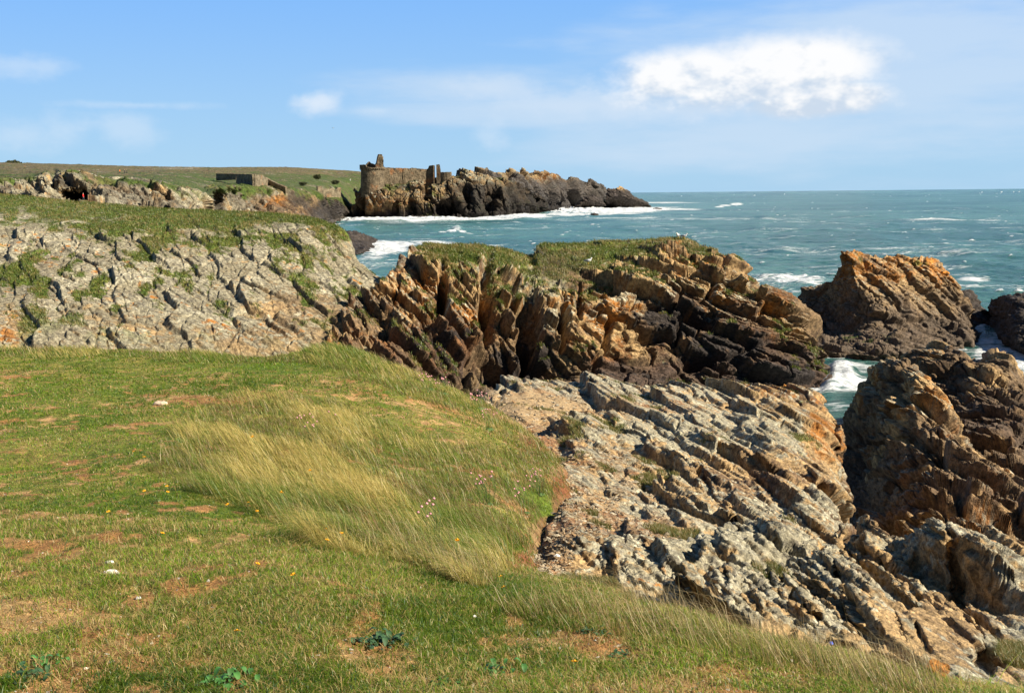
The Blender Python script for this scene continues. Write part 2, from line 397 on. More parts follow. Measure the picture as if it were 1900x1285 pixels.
def collect_tufts(R, mask, n, h, side=0):
    vis = (mask > .5) & (R.px > -60) & (R.px < 1960)
    idx = np.flatnonzero(vis)
    if len(idx): idx = RNG.choice(idx, min(n, len(idx) * 2)); TUFTS.append((R.P[idx], h, side))

SHORE = []
def rock_obj(name, R, m, col):
    w = np.abs(R.P[:, 2]) < np.clip(R.P[:, 1] * .004, .3, 2.0); SHORE.append(R.P[w][::3])
    return mesh_obj(name, R.P, grid_faces(*R.shape), m, col)
# ================================================================== LAND
# ---- left cliff: grassy top, lichen-grey dipping slabs
LC, _ = loft([
    [(-220, None, 55, 2), (300, None, 56, 1), (600, None, 60, 0), (800, None, 66, -1.5)],
    [(-220, 655, 62), (200, 655, 64), (500, 660, 68), (650, 660, 72), (760, 650, 78)],
    [(-220, 520, 78), (200, 525, 78), (450, 530, 80), (620, 540, 82), (765, 575, 84)],
    [(-220, 430, 92), (150, 430, 92), (400, 440, 92), (560, 440, 92), (650, 485, 92), (745, 535, 88)],
    [(-220, 352, 112), (0, 360, 112), (150, 374, 110), (300, 386, 107), (430, 392, 104), (520, 396, 101), (600, 408, 98), (640, 432, 96), (672, 487, 95), (700, 507, 93), (740, 517, 90)],
    [(-220, None, 135, 13), (300, None, 125, 11), (600, None, 110, 6), (742, None, 100, 2)],
    [(-220, None, 160, 5), (300, None, 150, 3), (600, None, 122, -2), (745, None, 108, -3)]], 820, [16, 170, 140, 110, 16, 8])
_px, _py = proj(LC.reshape(-1, 3))
top = sst(455, 400, _py + .0 * _px) 
R = Rock(LC, dip=59, yaw=-14, scales=((2.3, .26, .30, .20), (.85, .22, .30, .26), (.30, .2, .30, .24)), La=6.0, Lb=2.6, warp=(9, .8), seed=5,
         amp=.44 * (1 - .72 * sst(.2, 1, top)), rough=.10)
ny = fbm(R.base, .35, 4, 77); nb = fbm(R.base, 1.1, 3, 78)
_a, _g = math.radians(62), math.radians(-13)                        # growth follows the beds: noise stretched along them
_fr = np.stack([np.array([math.sin(_a) * math.cos(_g), -math.sin(_a) * math.sin(_g), math.cos(_a)]) * .9, np.array([math.cos(_a) * math.cos(_g), -math.cos(_a) * math.sin(_g), -math.sin(_a)]) * .14, np.array([math.sin(_g), math.cos(_g), 0]) * .3], 1)
nst = fbm(R.base @ _fr, 1.0, 4, 79)
crest = np.interp(R.px, [-220, 0, 150, 300, 430, 520, 600, 640], [352, 358, 371, 384, 391, 396, 410, 440])
band = np.interp(R.px, [-200, 0, 150, 330, 480, 600], [48, 44, 40, 62, 26, 8])
gt = sst(1.25, .55, (R.py - crest) / band + ny * .5 + nb * .45)
gl = sst(.02, .26, ny * .45 + nst * .75 + nb * .2 + (1 - R.edge) * .22 + spots(R.px, R.py, [(250, 440, 190, 60, .36), (40, 520, 90, 60, .3), (420, 470, 160, 50, .16), (480, 560, 120, 50, .1), (180, 530, 150, 40, .2), (60, 590, 90, 40, .25), (300, 430, 330, 40, .3)]) - .25) * sst(.35, .6, R.N[:, 2]) * sst(660, 560, R.py)
lg = np.clip(np.maximum(gt, gl), 0, 1)
brown = spots(R.px, R.py, [(560, 585, 130, 75, .9), (640, 600, 110, 70, .9), (430, 620, 120, 40, .6), (200, 600, 120, 50, .45), (20, 600, 50, 60, .8), (480, 640, 150, 40, .7), (300, 610, 50, 50, .6)])
rst = .22 + spots(R.px, R.py, [(85, 520, 28, 80, .75), (60, 470, 20, 40, .4), (10, 625, 40, 30, .6)])
lc = paint(R, 4.2, grey=.76 - .55 * brown, zdark=-3, rust=rst, orange=.235, grass=lg, seed=21, extra=[(C(.25, .205, .125), .5 * sst(-.3, .3, fbm(R.base, .3, 4, 81)) * (1 - lg))])
struct(rock_obj('cliff', R, M_mid, lc)); collect_tufts(R, lg, 40000, .20)

# ---- central promontory
PR, _ = loft([
    [(560, None, 64, 0), (900, None, 72, -1.5), (1300, None, 78, -2), (1560, None, 86, -2)],
    [(600, 650, 70), (750, 690, 72), (900, 712, 75), (1050, 725, 78), (1200, 728, 80), (1400, 722, 82.5), (1541, 714, None)],
    [(620, 600, 75), (780, 610, 77), (900, 640, 79), (1050, 640, 81), (1200, 640, 84), (1380, 650, 85), (1480, 660, 86), (1541, 700, 87)],
    [(645, 560, 79), (800, 530, 83), (900, 545, 83), (1000, 550, 85), (1100, 540, 87), (1250, 560, 88), (1400, 590, 88), (1500, 615, 88), (1540, 695, 88)],
    [(728, 520, 85), (765, 476, 88), (820, 474, 88), (900, 492, 88), (1000, 520, 89), (1100, 512, 91), (1200, 492, 92), (1320, 492, 91), (1400, 540, 90), (1440, 545, 90.5), (1500, 585, 89.5), (1536, 690, 89.5)],
    [(738, 507, 87), (768, 464, 90), (800, 453, 93), (880, 453, 96), (940, 464, 98), (990, 475, 100), (1002, 453, 100), (1050, 451, 101), (1150, 450, 101), (1255, 441, 99), (1300, 447, 98), (1345, 462, 96), (1385, 492, 94), (1412, 530, 93), (1440, 534, 93), (1475, 547, 92), (1503, 574, 91), (1528, 630, 90.5), (1534, 690, 90)],
    [(740, None, 93, 4), (800, None, 104, 7.5), (1000, None, 112, 7), (1250, None, 108, 8), (1400, None, 100, 3), (1534, None, 93, -.5)],
    [(740, None, 100, -2), (1000, None, 124, -2), (1300, None, 118, -2), (1534, None, 98, -3)]], 1000, [14, 150, 160, 140, 60, 14, 8])
_px, _py = proj(PR.reshape(-1, 3))
# gullies cut into the face
gul = spots(_px, _py, [(906, 560, 22, 110, 1.0), (822, 530, 13, 70, .6), (985, 610, 26, 90, 1.1), (960, 560, 12, 60, .5), (1045, 600, 14, 60, .7), (920, 670, 60, 50, 1.3), (1010, 680, 80, 40, .9), (1075, 560, 10, 50, .5), (1290, 590, 60, 26, .7), (1300, 660, 60, 22, .6), (780, 600, 30, 14, .5), (1190, 570, 70, 14, .5)])
Ng = smooth_normals(PR).reshape(-1, 3)
PR = (PR.reshape(-1, 3) - Ng * (gul * 3.0)[:, None]).reshape(PR.shape)
prx = [700, 950, 1150, 1500]
R = Rock(PR, N=Ng, dip_fn=lambda P: np.interp(P[:, 0], [-12, 0, 12, 27], [64, 64, 44, 38]), yaw=-16,
         scales=((2.3, .44, .50, .36), (.95, .38, .42, .40), (.36, .3, .34, .3)), La=3.6, Lb=2.0, warp=(8, .9), seed=15, x0=3, z0=6, rough=.12,
         amp=np.clip(1.15 - 1.0 * sst(6, -14, _py - np.interp(_px, [740, 770, 800, 900, 1000, 1100, 1170, 1230, 1265, 1330, 1400], [440, 466, 490, 496, 520, 512, 482, 462, 446, 440, 440])) + .3 * fbm(PR.reshape(-1, 3), .3, 3, 190) - .6 * sst(30, 0, _py - np.interp(_px, [740, 800, 1000, 1255, 1345, 1412, 1500], [505, 455, 452, 441, 462, 530, 574])) - .55 * spots(_px, _py, [(1205, 455, 70, 26, 1.)]), .16, 1.2))
ny = fbm(R.base, .4, 4, 177); nb = fbm(R.base, 1.2, 3, 178)
edge_g = np.interp(R.px, [740, 770, 800, 900, 1000, 1100, 1170, 1230, 1265, 1330, 1400], [440, 466, 490, 496, 520, 512, 482, 462, 446, 440, 440])
gm = sst(18, -10, R.py - edge_g + ny * 44 + nb * 30) * sst(.15, .45, R.N[:, 2]) * (1 - np.clip(gul, 0, 1) * .9)
gs = sst(.05, .3, ny * .7 + nb * .4 - .32 + spots(R.px, R.py, [(1180, 520, 90, 30, .5), (870, 540, 60, 50, .42), (1300, 462, 100, 30, .5), (1200, 480, 50, 30, .5), (1120, 560, 40, 30, .3), (800, 570, 40, 40, .3)])) * sst(.35, .65, R.N[:, 2])
pg = np.clip(np.maximum(gm, gs), 0, 1)
ora = .18 + spots(R.px, R.py, [(1290, 470, 130, 46, .36), (1250, 500, 120, 30, .2), (790, 500, 60, 40, .22), (1440, 560, 60, 22, .36), (1000, 600, 40, 40, .15), (1380, 500, 30, 40, .3)])
rst = .48 + spots(R.px, R.py, [(780, 560, 100, 80, .25), (1120, 560, 120, 60, .32), (850, 660, 80, 50, .3), (1150, 680, 200, 40, .25), (1450, 560, 60, 30, .4), (740, 520, 60, 50, .2), (900, 590, 60, 60, .3)])
gry = .40 + spots(R.px, R.py, [(1000, 520, 80, 50, .3), (1030, 600, 50, 40, .3), (1180, 540, 90, 40, .2), (740, 610, 90, 40, .15)]) - .35 * sst(590, 640, R.py)
alg = spots(R.px, R.py, [(1505, 655, 18, 16, .7), (1355, 683, 22, 10, .8), (1500, 640, 22, 14, .5)]) * sst(-.1, .3, nb)
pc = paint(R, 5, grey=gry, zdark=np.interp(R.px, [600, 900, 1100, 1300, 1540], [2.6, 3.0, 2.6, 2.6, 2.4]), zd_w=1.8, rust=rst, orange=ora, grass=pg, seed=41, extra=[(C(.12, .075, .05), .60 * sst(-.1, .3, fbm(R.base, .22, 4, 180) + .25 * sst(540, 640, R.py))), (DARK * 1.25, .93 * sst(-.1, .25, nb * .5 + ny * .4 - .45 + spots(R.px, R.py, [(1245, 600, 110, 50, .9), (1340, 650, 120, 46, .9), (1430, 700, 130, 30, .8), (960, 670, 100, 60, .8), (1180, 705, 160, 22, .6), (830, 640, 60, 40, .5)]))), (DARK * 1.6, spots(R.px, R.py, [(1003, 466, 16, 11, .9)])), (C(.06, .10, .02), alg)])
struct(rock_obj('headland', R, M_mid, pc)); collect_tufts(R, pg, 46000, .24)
PROM = R

# ---- rock shelf with the slabs in front
SH, SHV = loft([
    [(880, None, 6.5, 11.3), (1200, None, 5.8, 11), (1400, None, 5.5, 11), (1700, None, 5, 10.5), (1960, None, 4.5, 10)],
    [(885, 1080, 6.9), (1030, 1100, 6.6), (1130, 1110, 6.7), (1230, 1130, 6.7), (1400, 1172, 6.1), (1560, 1195, 5.9), (1700, 1245, 5.4), (1800, 1290, 5.0), (1960, 1400, 4.4)],
    [(893, 1045, 7.9), (1050, 1060, 7.8), (1200, 1060, 8.3), (1300, 1060, 8.0), (1420, 1090, 7.5), (1560, 1100, 7.3), (1700, 1130, 7.0), (1800, 1170, 6.7), (1900, 1230, 6.2), (1985, 1300, 5.7)],
    [(903, 1005, 9.4), (1050, 1010, 9.6), (1200, 1010, 10), (1330, 1003, 10.2), (1450, 958, 11.3), (1560, 948, 11.7), (1640, 963, 11.4), (1740, 1003, 10.8), (1830, 988, 11), (1900, 1020, 10.6), (2010, 1080, 10)],
    [(925, 955, 11.6), (1060, 960, 11.7), (1200, 960, 13), (1330, 960, 13), (1450, None, 14.5, 10.6), (1560, None, 15, 10), (1640, None, 15, 9.2), (1740, None, 14.5, 8.2), (1830, None, 14, 7.8), (2020, None, 13, 7)],
    [(962, 897, 14.2), (1060, 890, 14.3), (1200, 880, 17.5), (1320, 880, 18), (1420, 890, 18), (1500, 915, 18), (1540, 935, 18), (1600, None, 19, 8), (1800, None, 18, 6), (2030, None, 17, 5)],
    [(955, 848, 17.4), (1080, 820, 19.0), (1200, 810, 22.5), (1320, 820, 23), (1420, 830, 23.5), (1500, 870, 24), (1550, 905, 24), (1585, None, 25, 6), (1800, None, 24, 4), (2030, None, 22, 3)],
    [(940, 785, 22), (1040, 770, 25), (1160, 765, 28), (1280, 760, 29.5), (1400, 765, 31), (1480, 790, 31), (1530, 830, 30), (1557, 865, 29.5), (1592, None, 30, 4), (1800, None, 29, 2), (2030, None, 28, 1)],
    [(890, 738, 27), (930, 720, 32), (1000, 714, 36), (1070, 705, 38), (1150, 714, 38), (1240, 718, 38), (1330, 714, 39), (1440, 714, 39), (1500, 716, 39), (1537, 750, 37), (1550, 777, 36), (1554, 800, 34), (1600, None, 34, 2.5), (1800, None, 34, 0), (2030, None, 33, 0)],
    [(890, None, 32, 6), (1070, None, 42, 4.5), (1300, None, 43, 3.5), (1500, None, 43, 3), (1565, None, 39, 1), (1800, None, 37, -1), (2030, None, 36, -1)],
    [(890, None, 40, 0), (1300, None, 50, -2), (1600, None, 46, -2), (2030, None, 42, -2)]], 900, [10, 150, 260, 80, 130, 150, 130, 130, 40, 10])
_px, _py = proj(SH.reshape(-1, 3))
flat = np.maximum(spots(_px, _py, [(985, 750, 150, 34, 1.28), (1100, 890, 150, 110, .62), (1080, 960, 130, 70, .7), (1230, 985, 80, 40, .6), (1250, 755, 110, 18, .6), (1060, 1080, 140, 45, .8), (1000, 1010, 95, 95, 1.15), (1010, 880, 80, 70, 1.0)]), 0)
cl_ = [(1570, 958, 1694, 1118, 24, 1.2), (1389, 1032, 1452, 1110, 8, 1.2), (1452, 1075, 1514, 1157, 12, 1.2), (1318, 1055, 1352, 1142, 7, 1.1), (1357, 1087, 1412, 1160, 9, 1.2), (1566, 1098, 1599, 1163, 10, 1.2), (1573, 1075, 1625, 1122, 7, 1.0), (1471, 1059, 1577, 1126, 6, 1.1),
       (1605, 1118, 1638, 1180, 7, .8), (1660, 1130, 1684, 1200, 8, .7), (1817, 1173, 1858, 1228, 20, 1.1), (1752, 1006, 1862, 1160, 15, 1.0), (1416, 888, 1468, 936, 10, 1.0), (1290, 868, 1374, 978, 7, 1.0), (1377, 860, 1480, 932, 8, .9), (1516, 900, 1556, 934, 8, .9), (1330, 831, 1366, 856, 7, .8), (1206, 775, 1235, 810, 10, .7), (1117, 777, 1182, 812, 6, .6), (1420, 925, 1450, 960, 6, .8),
       (1240, 1060, 1262, 1120, 6, .9), (1700, 1010, 1760, 1090, 8, .8), (1500, 985, 1560, 1050, 6, .8), (1430, 985, 1480, 1050, 5, .8), (1640, 985, 1690, 1050, 5, .7), (1700, 1150, 1730, 1215, 9, 1.), (1780, 1090, 1830, 1160, 7, .9), (1480, 840, 1520, 880, 6, .7), (1250, 830, 1300, 862, 5, .6), (1390, 745, 1440, 775, 6, .6)]
wob = fbm(SH.reshape(-1, 3), 1.6, 3, 290) * 7
slot = slots(_px + wob, _py + wob * .6, cl_) * SH.reshape(-1, 3)[:, 1] / FP * 1.7
_ns = smooth_normals(SH).reshape(-1, 3); _n = _ns * .35 + np.array([0, 0, .65])
SH = (SH.reshape(-1, 3) - _n * slot[:, None]).reshape(SH.shape)
SH[..., 2] -= .22 * sst(.03, 0, np.linspace(0, 1, SH.shape[1]))[None, :]
R = Rock(SH, N=_ns, renorm=True, dip=45, yaw=-6, scales=((1.05, .27, .10, .09), (.36, .27, .10, .16), (.13, .22, .13, .16), (.05, .2, .2, .12)), La=4.2, Lb=6.5, chamfer=.10, fade=.005, warp=(3.0, .28), seed=33, rough=.022,
         amp=(1.1 - np.minimum(flat, 1.35) * .75) * (1 - .5 * sst(1580, 1680, _px) * sst(1060, 1120, _py)))
ny = fbm(R.base, 1.0, 4, 277); nb = fbm(R.base, 3.5, 3, 278)
shg = sst(.05, .3, (ny * .5 + nb * .35) * sst(1600, 1480, R.px) - .34 + spots(R.px, R.py, [(1255, 985, 75, 22, .75), (1110, 1075, 130, 40, .75), (1220, 890, 60, 30, .5), (1060, 930, 90, 60, .25), (1130, 790, 50, 22, .6), (1060, 800, 40, 18, .5), (1270, 1110, 60, 40, .6), (1180, 860, 110, 20, .3), (1540, 985, 70, 25, .35), (1150, 750, 40, 14, .4), (1020, 870, 60, 30, .4), (1900, 1195, 60, 40, 1.)])) * sst(.45, .75, R.N[:, 2])
dirt = np.clip(sst(.1, .5, flat * .9 + ny * .45 + nb * .25 + spots(R.px, R.py, [(1000, 820, 60, 90, .8), (990, 1000, 60, 90, .9), (1190, 980, 90, 40, .3)]) - .15), 0, 1) * sst(.3, .6, R.N[:, 2])
sand = spots(R.px, R.py, [(970, 752, 170, 34, 1.2), (1100, 760, 110, 18, 1.0)])
soil = lerp(C(.30, .135, .052), C(.42, .27, .125), sst(-.4, .4, nb)[:, None])
gry = .50 + spots(R.px, R.py, [(1400, 1050, 220, 110, .22), (1300, 800, 200, 50, .15)]) - spots(R.px, R.py, [(1760, 1130, 90, 130, .40), (1400, 880, 180, 60, .3), (1530, 800, 50, 120, .6), (1450, 740, 90, 40, .25), (1640, 1190, 120, 60, .35)])
rst = .28 + spots(R.px, R.py, [(1530, 780, 50, 90, .35), (1420, 725, 120, 20, .3), (1750, 1240, 100, 50, .3)])
ora = .13 + spots(R.px, R.py, [(1420, 716, 110, 16, .30), (1740, 1235, 30, 20, .6), (1440, 1000, 10, 8, .0)])
sc_ = paint(R, 1.6, grey=gry, zdark=2.4, zd_w=1.5, rust=rst, orange=ora, grass=None, seed=61, tone=.25,
            extra=[(soil, dirt * .9 * (1 - sst(.02, .3, ny * .3 + nb * .6 - .02) * .75)), (C(.50, .34, .17), sand * .9), (lerp(GREEN, GREEN2, .6), shg * .9)])
struct(rock_obj('rock_shelf', R, M_near, sc_)); SHELF = R; SHG = shg

# ---- islet beyond the channel
IS, _ = loft([
    [(1460, None, 112, -2), (1600, None, 100, -2), (1700, None, 102, -2), (1835, None, 111, -2)],
    [(1470, 640, None), (1560, 655, None), (1640, 660, None), (1720, 650, None), (1790, 638, None), (1822, 624, None)],
    [(1474, 590, 117), (1555, 600, 113), (1600, 600, 108), (1640, 600, 106.5), (1720, 600, 109.5), (1790, 595, 112), (1820, 616, 114)],
    [(1478, 556, 119), (1545, 550, 116), (1562, 520, 113), (1590, 524, 110), (1640, 530, 110), (1720, 530, 112.5), (1780, 560, 114), (1817, 610, 115)],
    [(1480, 545, 121), (1530, 526, 119), (1557, 506, 116), (1561, 468, 112.5), (1572, 465, 113), (1610, 474, 115), (1700, 480, 116), (1740, 488, 116), (1765, 512, 116), (1790, 552, 116), (1814, 604, 116.5)],
    [(1480, None, 122, 0), (1560, None, 121, 4), (1700, None, 124, 4), (1814, None, 121, 0)],
    [(1480, None, 126, -3), (1560, None, 127, -3), (1700, None, 130, -3), (1816, None, 124, -3)]], 460, [12, 70, 90, 80, 10, 6])
R = Rock(IS, dip=36, yaw=-16, scales=((2.4, .22, .22, .14), (1.0, .2, .2, .2), (.4, .2, .24, .16)), La=2.0, Lb=1.6, warp=(7, .9), seed=75, rough=.1)
upz = sst(560, 500, R.py + 12 * fbm(R.base, .5, 3, 5))
gcol = sst(.0, .3, fbm(R.base, .8, 3, 9)) * spots(R.px, R.py, [(1580, 620, 30, 16, .8), (1620, 622, 40, 12, .6), (1700, 490, 30, 10, .7), (1590, 482, 14, 16, .6)])
isc = paint(R, 4, grey=.28 + .15 * upz, zdark=2.7, zd_w=1.3, rust=.30 + .45 * upz, orange=.10 + .36 * upz, seed=81, extra=[(C(.22, .155, .10), .6 * sst(505, 560, R.py + 14 * fbm(R.base, .4, 3, 6))), (C(.10, .075, .055), .7 * sst(.0, .5, fbm(R.base, .5, 4, 7)) * sst(500, 560, R.py)), (GREEN, gcol)])
tag(rock_obj('islet', R, M_mid, isc), 'large brown rock islet with orange lichen along its jagged top, standing alone in the sea', 'islet')

def small_rock(name, rows, nu, nv, label, seed, T=1.2, z=6, cat='rock', group=None, M=None, grey=.1, rust=.15, orange=.1, dip=35, brown=0, calm=.4, rel=1.0):
    G, _v = loft(rows, nu, nv)
    cr_ = np.abs(_v - (len(rows) - 3 + (0 if len(rows) > 5 else 0)))
    R = Rock(G, amp=np.repeat((1 - calm * sst(1.0, .1, cr_))[:, None], G.shape[1], 1), dip=dip, yaw=-16, scales=((T, .26 * rel, .3 * rel, .16 * rel), (T * .42, .24 * rel, .32 * rel, .22 * rel), (T * .17, .24 * rel, .36 * rel, .2 * rel)), La=2.6, Lb=2.2, warp=(T * 3.5, T * .5), seed=seed, rough=T * .05)
    c = paint(R, T * 2.5, grey=grey, zdark=z, zd_w=2, rust=rust, orange=orange, seed=seed, extra=[(C(.135, .092, .062), brown * sst(-.3, .2, fbm(R.base, .35, 4, seed + 3)))])
    return tag(rock_obj(name, R, M or M_mid, c), label, cat, group), R
small_rock('sea_rock', [[(1772, None, 115, -2), (1850, None, 115, -2)], [(1775, 600, None), (1812, 604, None), (1850, 603, None)], [(1777, 560, 124), (1815, 575, 124), (1849, 600, 124)], [(1778, 538, 128), (1790, 536, 128), (1803, 541, 128), (1822, 563, 127), (1838, 590, 126), (1849, 598, 126)], [(1778, None, 134, -2), (1849, None, 132, -2)]],
           120, [6, 40, 40, 8], 'small dark rock wedge close behind the right end of the islet', 91)
small_rock('sea_rock', [[(1825, None, 116, -2), (2080, None, 98, -2)], [(1828, 592, None), (1862, 632, None), (1892, 650, None), (1950, 662, None), (2080, 668, None)], [(1829, 589, 129), (1850, 592, 118), (1870, 592, 110), (1900, 602, 105), (1960, 600, 104), (2078, 640, 104)],
           [(1830, 585, 131), (1838, 562, 122), (1852, 551, 117), (1880, 544, 115), (1950, 541, 114), (2070, 590, 113)], [(1830, None, 138, -2), (1960, None, 126, 0), (2072, None, 118, -2)], [(1830, None, 142, -3), (2072, None, 134, -3)]],
           260, [8, 50, 50, 10, 6], 'low black rock with rough broken top at the right edge beyond the islet', 97, T=1.3)

# ---- right-hand buttress: rear ridge and front lump
small_rock('rock_ridge', [[(1600, None, 44, -2), (1800, None, 38, -1), (2100, None, 32, -1)],
    [(1640, 880, 56), (1720, 880, 52), (1800, 920, 46), (1900, 960, 43), (2080, 1000, 40)],
    [(1650, 760, 63), (1720, 760, 60), (1800, 790, 56), (1900, 810, 52), (2080, 860, 51)],
    [(1655, 690, 66), (1700, 670, 65), (1760, 680, 63), (1830, 700, 59.5), (1900, 740, 58), (2080, 830, 55)],
    [(1657, 674, 68), (1690, 647, 67), (1740, 634, 66), (1790, 654, 64), (1815, 668, 63.5), (1850, 650, 63), (1872, 656, 62), (1900, 696, 61), (1960, 742, 60), (2080, 802, 58)],
    [(1657, None, 73, 0), (1850, None, 71, 2), (2080, None, 64, 1)], [(1650, None, 78, -3), (2080, None, 70, -3)]],
    420, [70, 100, 90, 70, 10, 6], 'dark rock ridge with green weed and orange edges, behind the rounded lump', 103, T=1.9, z=2.6, rel=1.35, grey=.25, rust=.42, orange=.2, dip=44, brown=.8, calm=.6)
small_rock('rock_lump', [[(1535, None, 42, -2), (1650, None, 34, -1), (1800, None, 26, 0), (2040, None, 20, 1)],
    [(1545, 930, 53), (1640, 960, 42), (1750, 1000, 35), (1850, 1050, 31), (2000, 1120, 27)],
    [(1551, 870, 55), (1640, 850, 48.5), (1720, 870, 43), (1800, 920, 39.5), (1985, 1040, 33)],
    [(1556, 820, 57), (1596, 760, 55), (1660, 730, 50.5), (1720, 760, 47), (1780, 830, 44.5), (1970, 980, 37)],
    [(1560, 802, 59), (1590, 762, 58), (1599, 714, 57), (1622, 686, 55.5), (1650, 666, 54), (1685, 670, 52), (1722, 694, 51), (1748, 727, 50), (1770, 777, 49), (1800, 832, 47), (1860, 892, 44), (1965, 958, 40)],
    [(1560, None, 63, -2), (1650, None, 60, 2), (1750, None, 55, 1), (1960, None, 46, 1)], [(1555, None, 67, -3), (1960, None, 54, -2)]],
    440, [90, 110, 110, 90, 10, 6], 'rounded grey and tan rock lump rising from the dark gully right of the pale shelf', 109, T=1.8, z=1.6, rel=1.45, grey=.32, rust=.50, orange=.2, dip=50, brown=.65, calm=.45)

# ---- small rock in the bay, left of the castle rock
small_rock('bay_rock', [[(625, None, 300, -2), (720, None, 305, -2)], [(625, 470, None), (655, 472, None), (690, 462, None), (702, 449, None)], [(628, 450, 306), (655, 452, 308), (680, 448, 320), (701, 446.5, 354)],
    [(630, 440, 322), (642, 430, 322), (655, 429, 324), (675, 433, 332), (690, 440, 344), (700, 445.5, 358)], [(630, None, 360, -3), (700, None, 372, -3)]], 110, [5, 40, 40, 8],
    'low black rock washed by white surf between the left cliff and the castle', 113, T=2.2, z=8, M=M_far)

# ---- far coast: plateau and cliffs left of the castle
FC, _ = loft([
    [(-250, None, 205, 11), (200, None, 205, 11), (380, None, 250, -2), (400, None, 380, -2), (668, None, 640, -2), (880, None, 900, -2)],
    [(-250, None, 225, 13.6), (80, None, 225, 13.8), (200, None, 225, 13.6), (380, 405, 270), (398, 410, 330), (410, 405, 420), (530, 408, 470), (600, 408, 560), (640, 404, None), (664, 400, None), (880, None, 905, 0)],
    [(-250, None, 256, 14), (80, None, 258, 14.2), (110, None, 264, 14), (200, None, 264, 13.6), (370, 385, 282), (398, 390, 360), (412, 375, 450), (530, 378, 500), (600, 385, 610), (640, 392, 736), (664, 397, 775), (880, None, 910, 4)],
    [(-250, 330, 300), (60, 338, 285), (85, 324, 278), (150, 322, 282), (200, 334, 286), (285, 338, 290), (345, 352, 296), (385, 370, 310), (400, 352, 400), (440, 346, 470), (520, 350, 520), (600, 362, 640), (636, 374, 748), (664, 393, 800), (880, None, 915, 8)],
    [(-250, 318, 420), (85, 318, 380), (200, 326, 400), (300, 330, 430), (400, 340, 520), (500, 338, 620), (600, 346, 710), (664, 352, 860), (880, None, 930, 9.5)],
    [(-250, 312, 640), (85, 312, 620), (300, 318, 640), (500, 324, 760), (664, 328, 940), (880, None, 960, 10)],
    [(-250, 302, 900), (0, 304.5, 900), (100, 307, 900), (250, 311, 920), (400, 312.5, 960), (520, 311, 1000), (570, 313, 1000), (664, 318.5, 1050), (880, None, 1060, 10.5)],
    [(-250, None, 1300, 20), (664, None, 1400, 10), (880, None, 1400, 10)]], 1000, [6, 60, 70, 60, 50, 40, 8])
_px, _py = proj(FC.reshape(-1, 3))
cl = np.interp(_px, [-250, 60, 85, 150, 200, 285, 345, 385, 400, 440, 520, 600, 636, 664], [330, 338, 324, 322, 334, 338, 352, 370, 352, 346, 350, 362, 374, 392])
A = np.clip(.12 + .9 * sst(-8, 6, _py - cl), 0, 1)
cave = spots(_px, _py, [(405, 372, 10, 26, 1.), (310, 375, 7, 24, .6), (100, 330, 14, 20, .5)])
holl = 24 * sst(.2, .8, spots(_px, _py, [(140, 361, 36, 17, 1.)]))[:, None] * np.array([-.25, 1, 0])
FC = (FC.reshape(-1, 3) + holl - smooth_normals(FC).reshape(-1, 3) * (cave * 9)[:, None]).reshape(FC.shape)
R = Rock(FC, dip=50, yaw=-18, scales=((8, .26, .3, .2), (3.2, .24, .35, .22), (1.3, .24, .35, .2)), La=2.6, Lb=1.5, warp=(30, 4), seed=121, rough=.5, amp=A)
ny = fbm(R.base, .05, 4, 377); nb = fbm(R.base, .2, 3, 378)
fg = sst(7, -4, R.py - np.interp(R.px, [-250, 60, 85, 150, 200, 285, 345, 385, 400, 440, 520, 600, 636, 664], [345, 345, 326, 326, 338, 338, 352, 370, 366, 358, 358, 366, 378, 395]) + ny * 9 + nb * 9)
fg = np.maximum(fg, spots(R.px, R.py, [(655, 370, 18, 26, 1.)]))
rock_sp = sst(.18, .35, nb * .6 + ny * .3 + spots(R.px, R.py, [(330, 312, 80, 5, .4), (180, 322, 60, 8, .3), (20, 340, 70, 16, .35), (70, 350, 70, 20, .5)]) - .22)
fg = fg * (1 - rock_sp * .9)
dry = sst(330, 316, R.py + ny * 8)
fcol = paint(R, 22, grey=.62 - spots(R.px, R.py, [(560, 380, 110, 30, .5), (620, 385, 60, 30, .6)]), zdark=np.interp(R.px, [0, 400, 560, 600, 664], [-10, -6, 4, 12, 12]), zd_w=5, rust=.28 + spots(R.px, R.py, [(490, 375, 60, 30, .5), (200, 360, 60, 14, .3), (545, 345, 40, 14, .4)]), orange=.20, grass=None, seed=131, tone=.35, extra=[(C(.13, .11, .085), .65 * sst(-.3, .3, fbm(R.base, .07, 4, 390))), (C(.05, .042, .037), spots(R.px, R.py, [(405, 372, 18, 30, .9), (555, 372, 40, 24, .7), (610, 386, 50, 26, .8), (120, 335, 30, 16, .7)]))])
gc = lerp(C(.085, .125, .022), C(.15, .15, .045), sst(-.3, .5, nb)[:, None])
gc = mixc(gc, C(.20, .15, .07), sst(.1, .6, dry * .6 + nb * .5))
gc = mixc(gc, C(.05, .06, .025), sst(.25, .5, nb * .8 + fbm(R.base, .6, 2, 400) * .4) * .7)
fcol = lerp(fcol, gc, fg[:, None])
struct(rock_obj('far_coast', R, M_far, np.clip(fcol, .01, .8)))
FCOAST = R

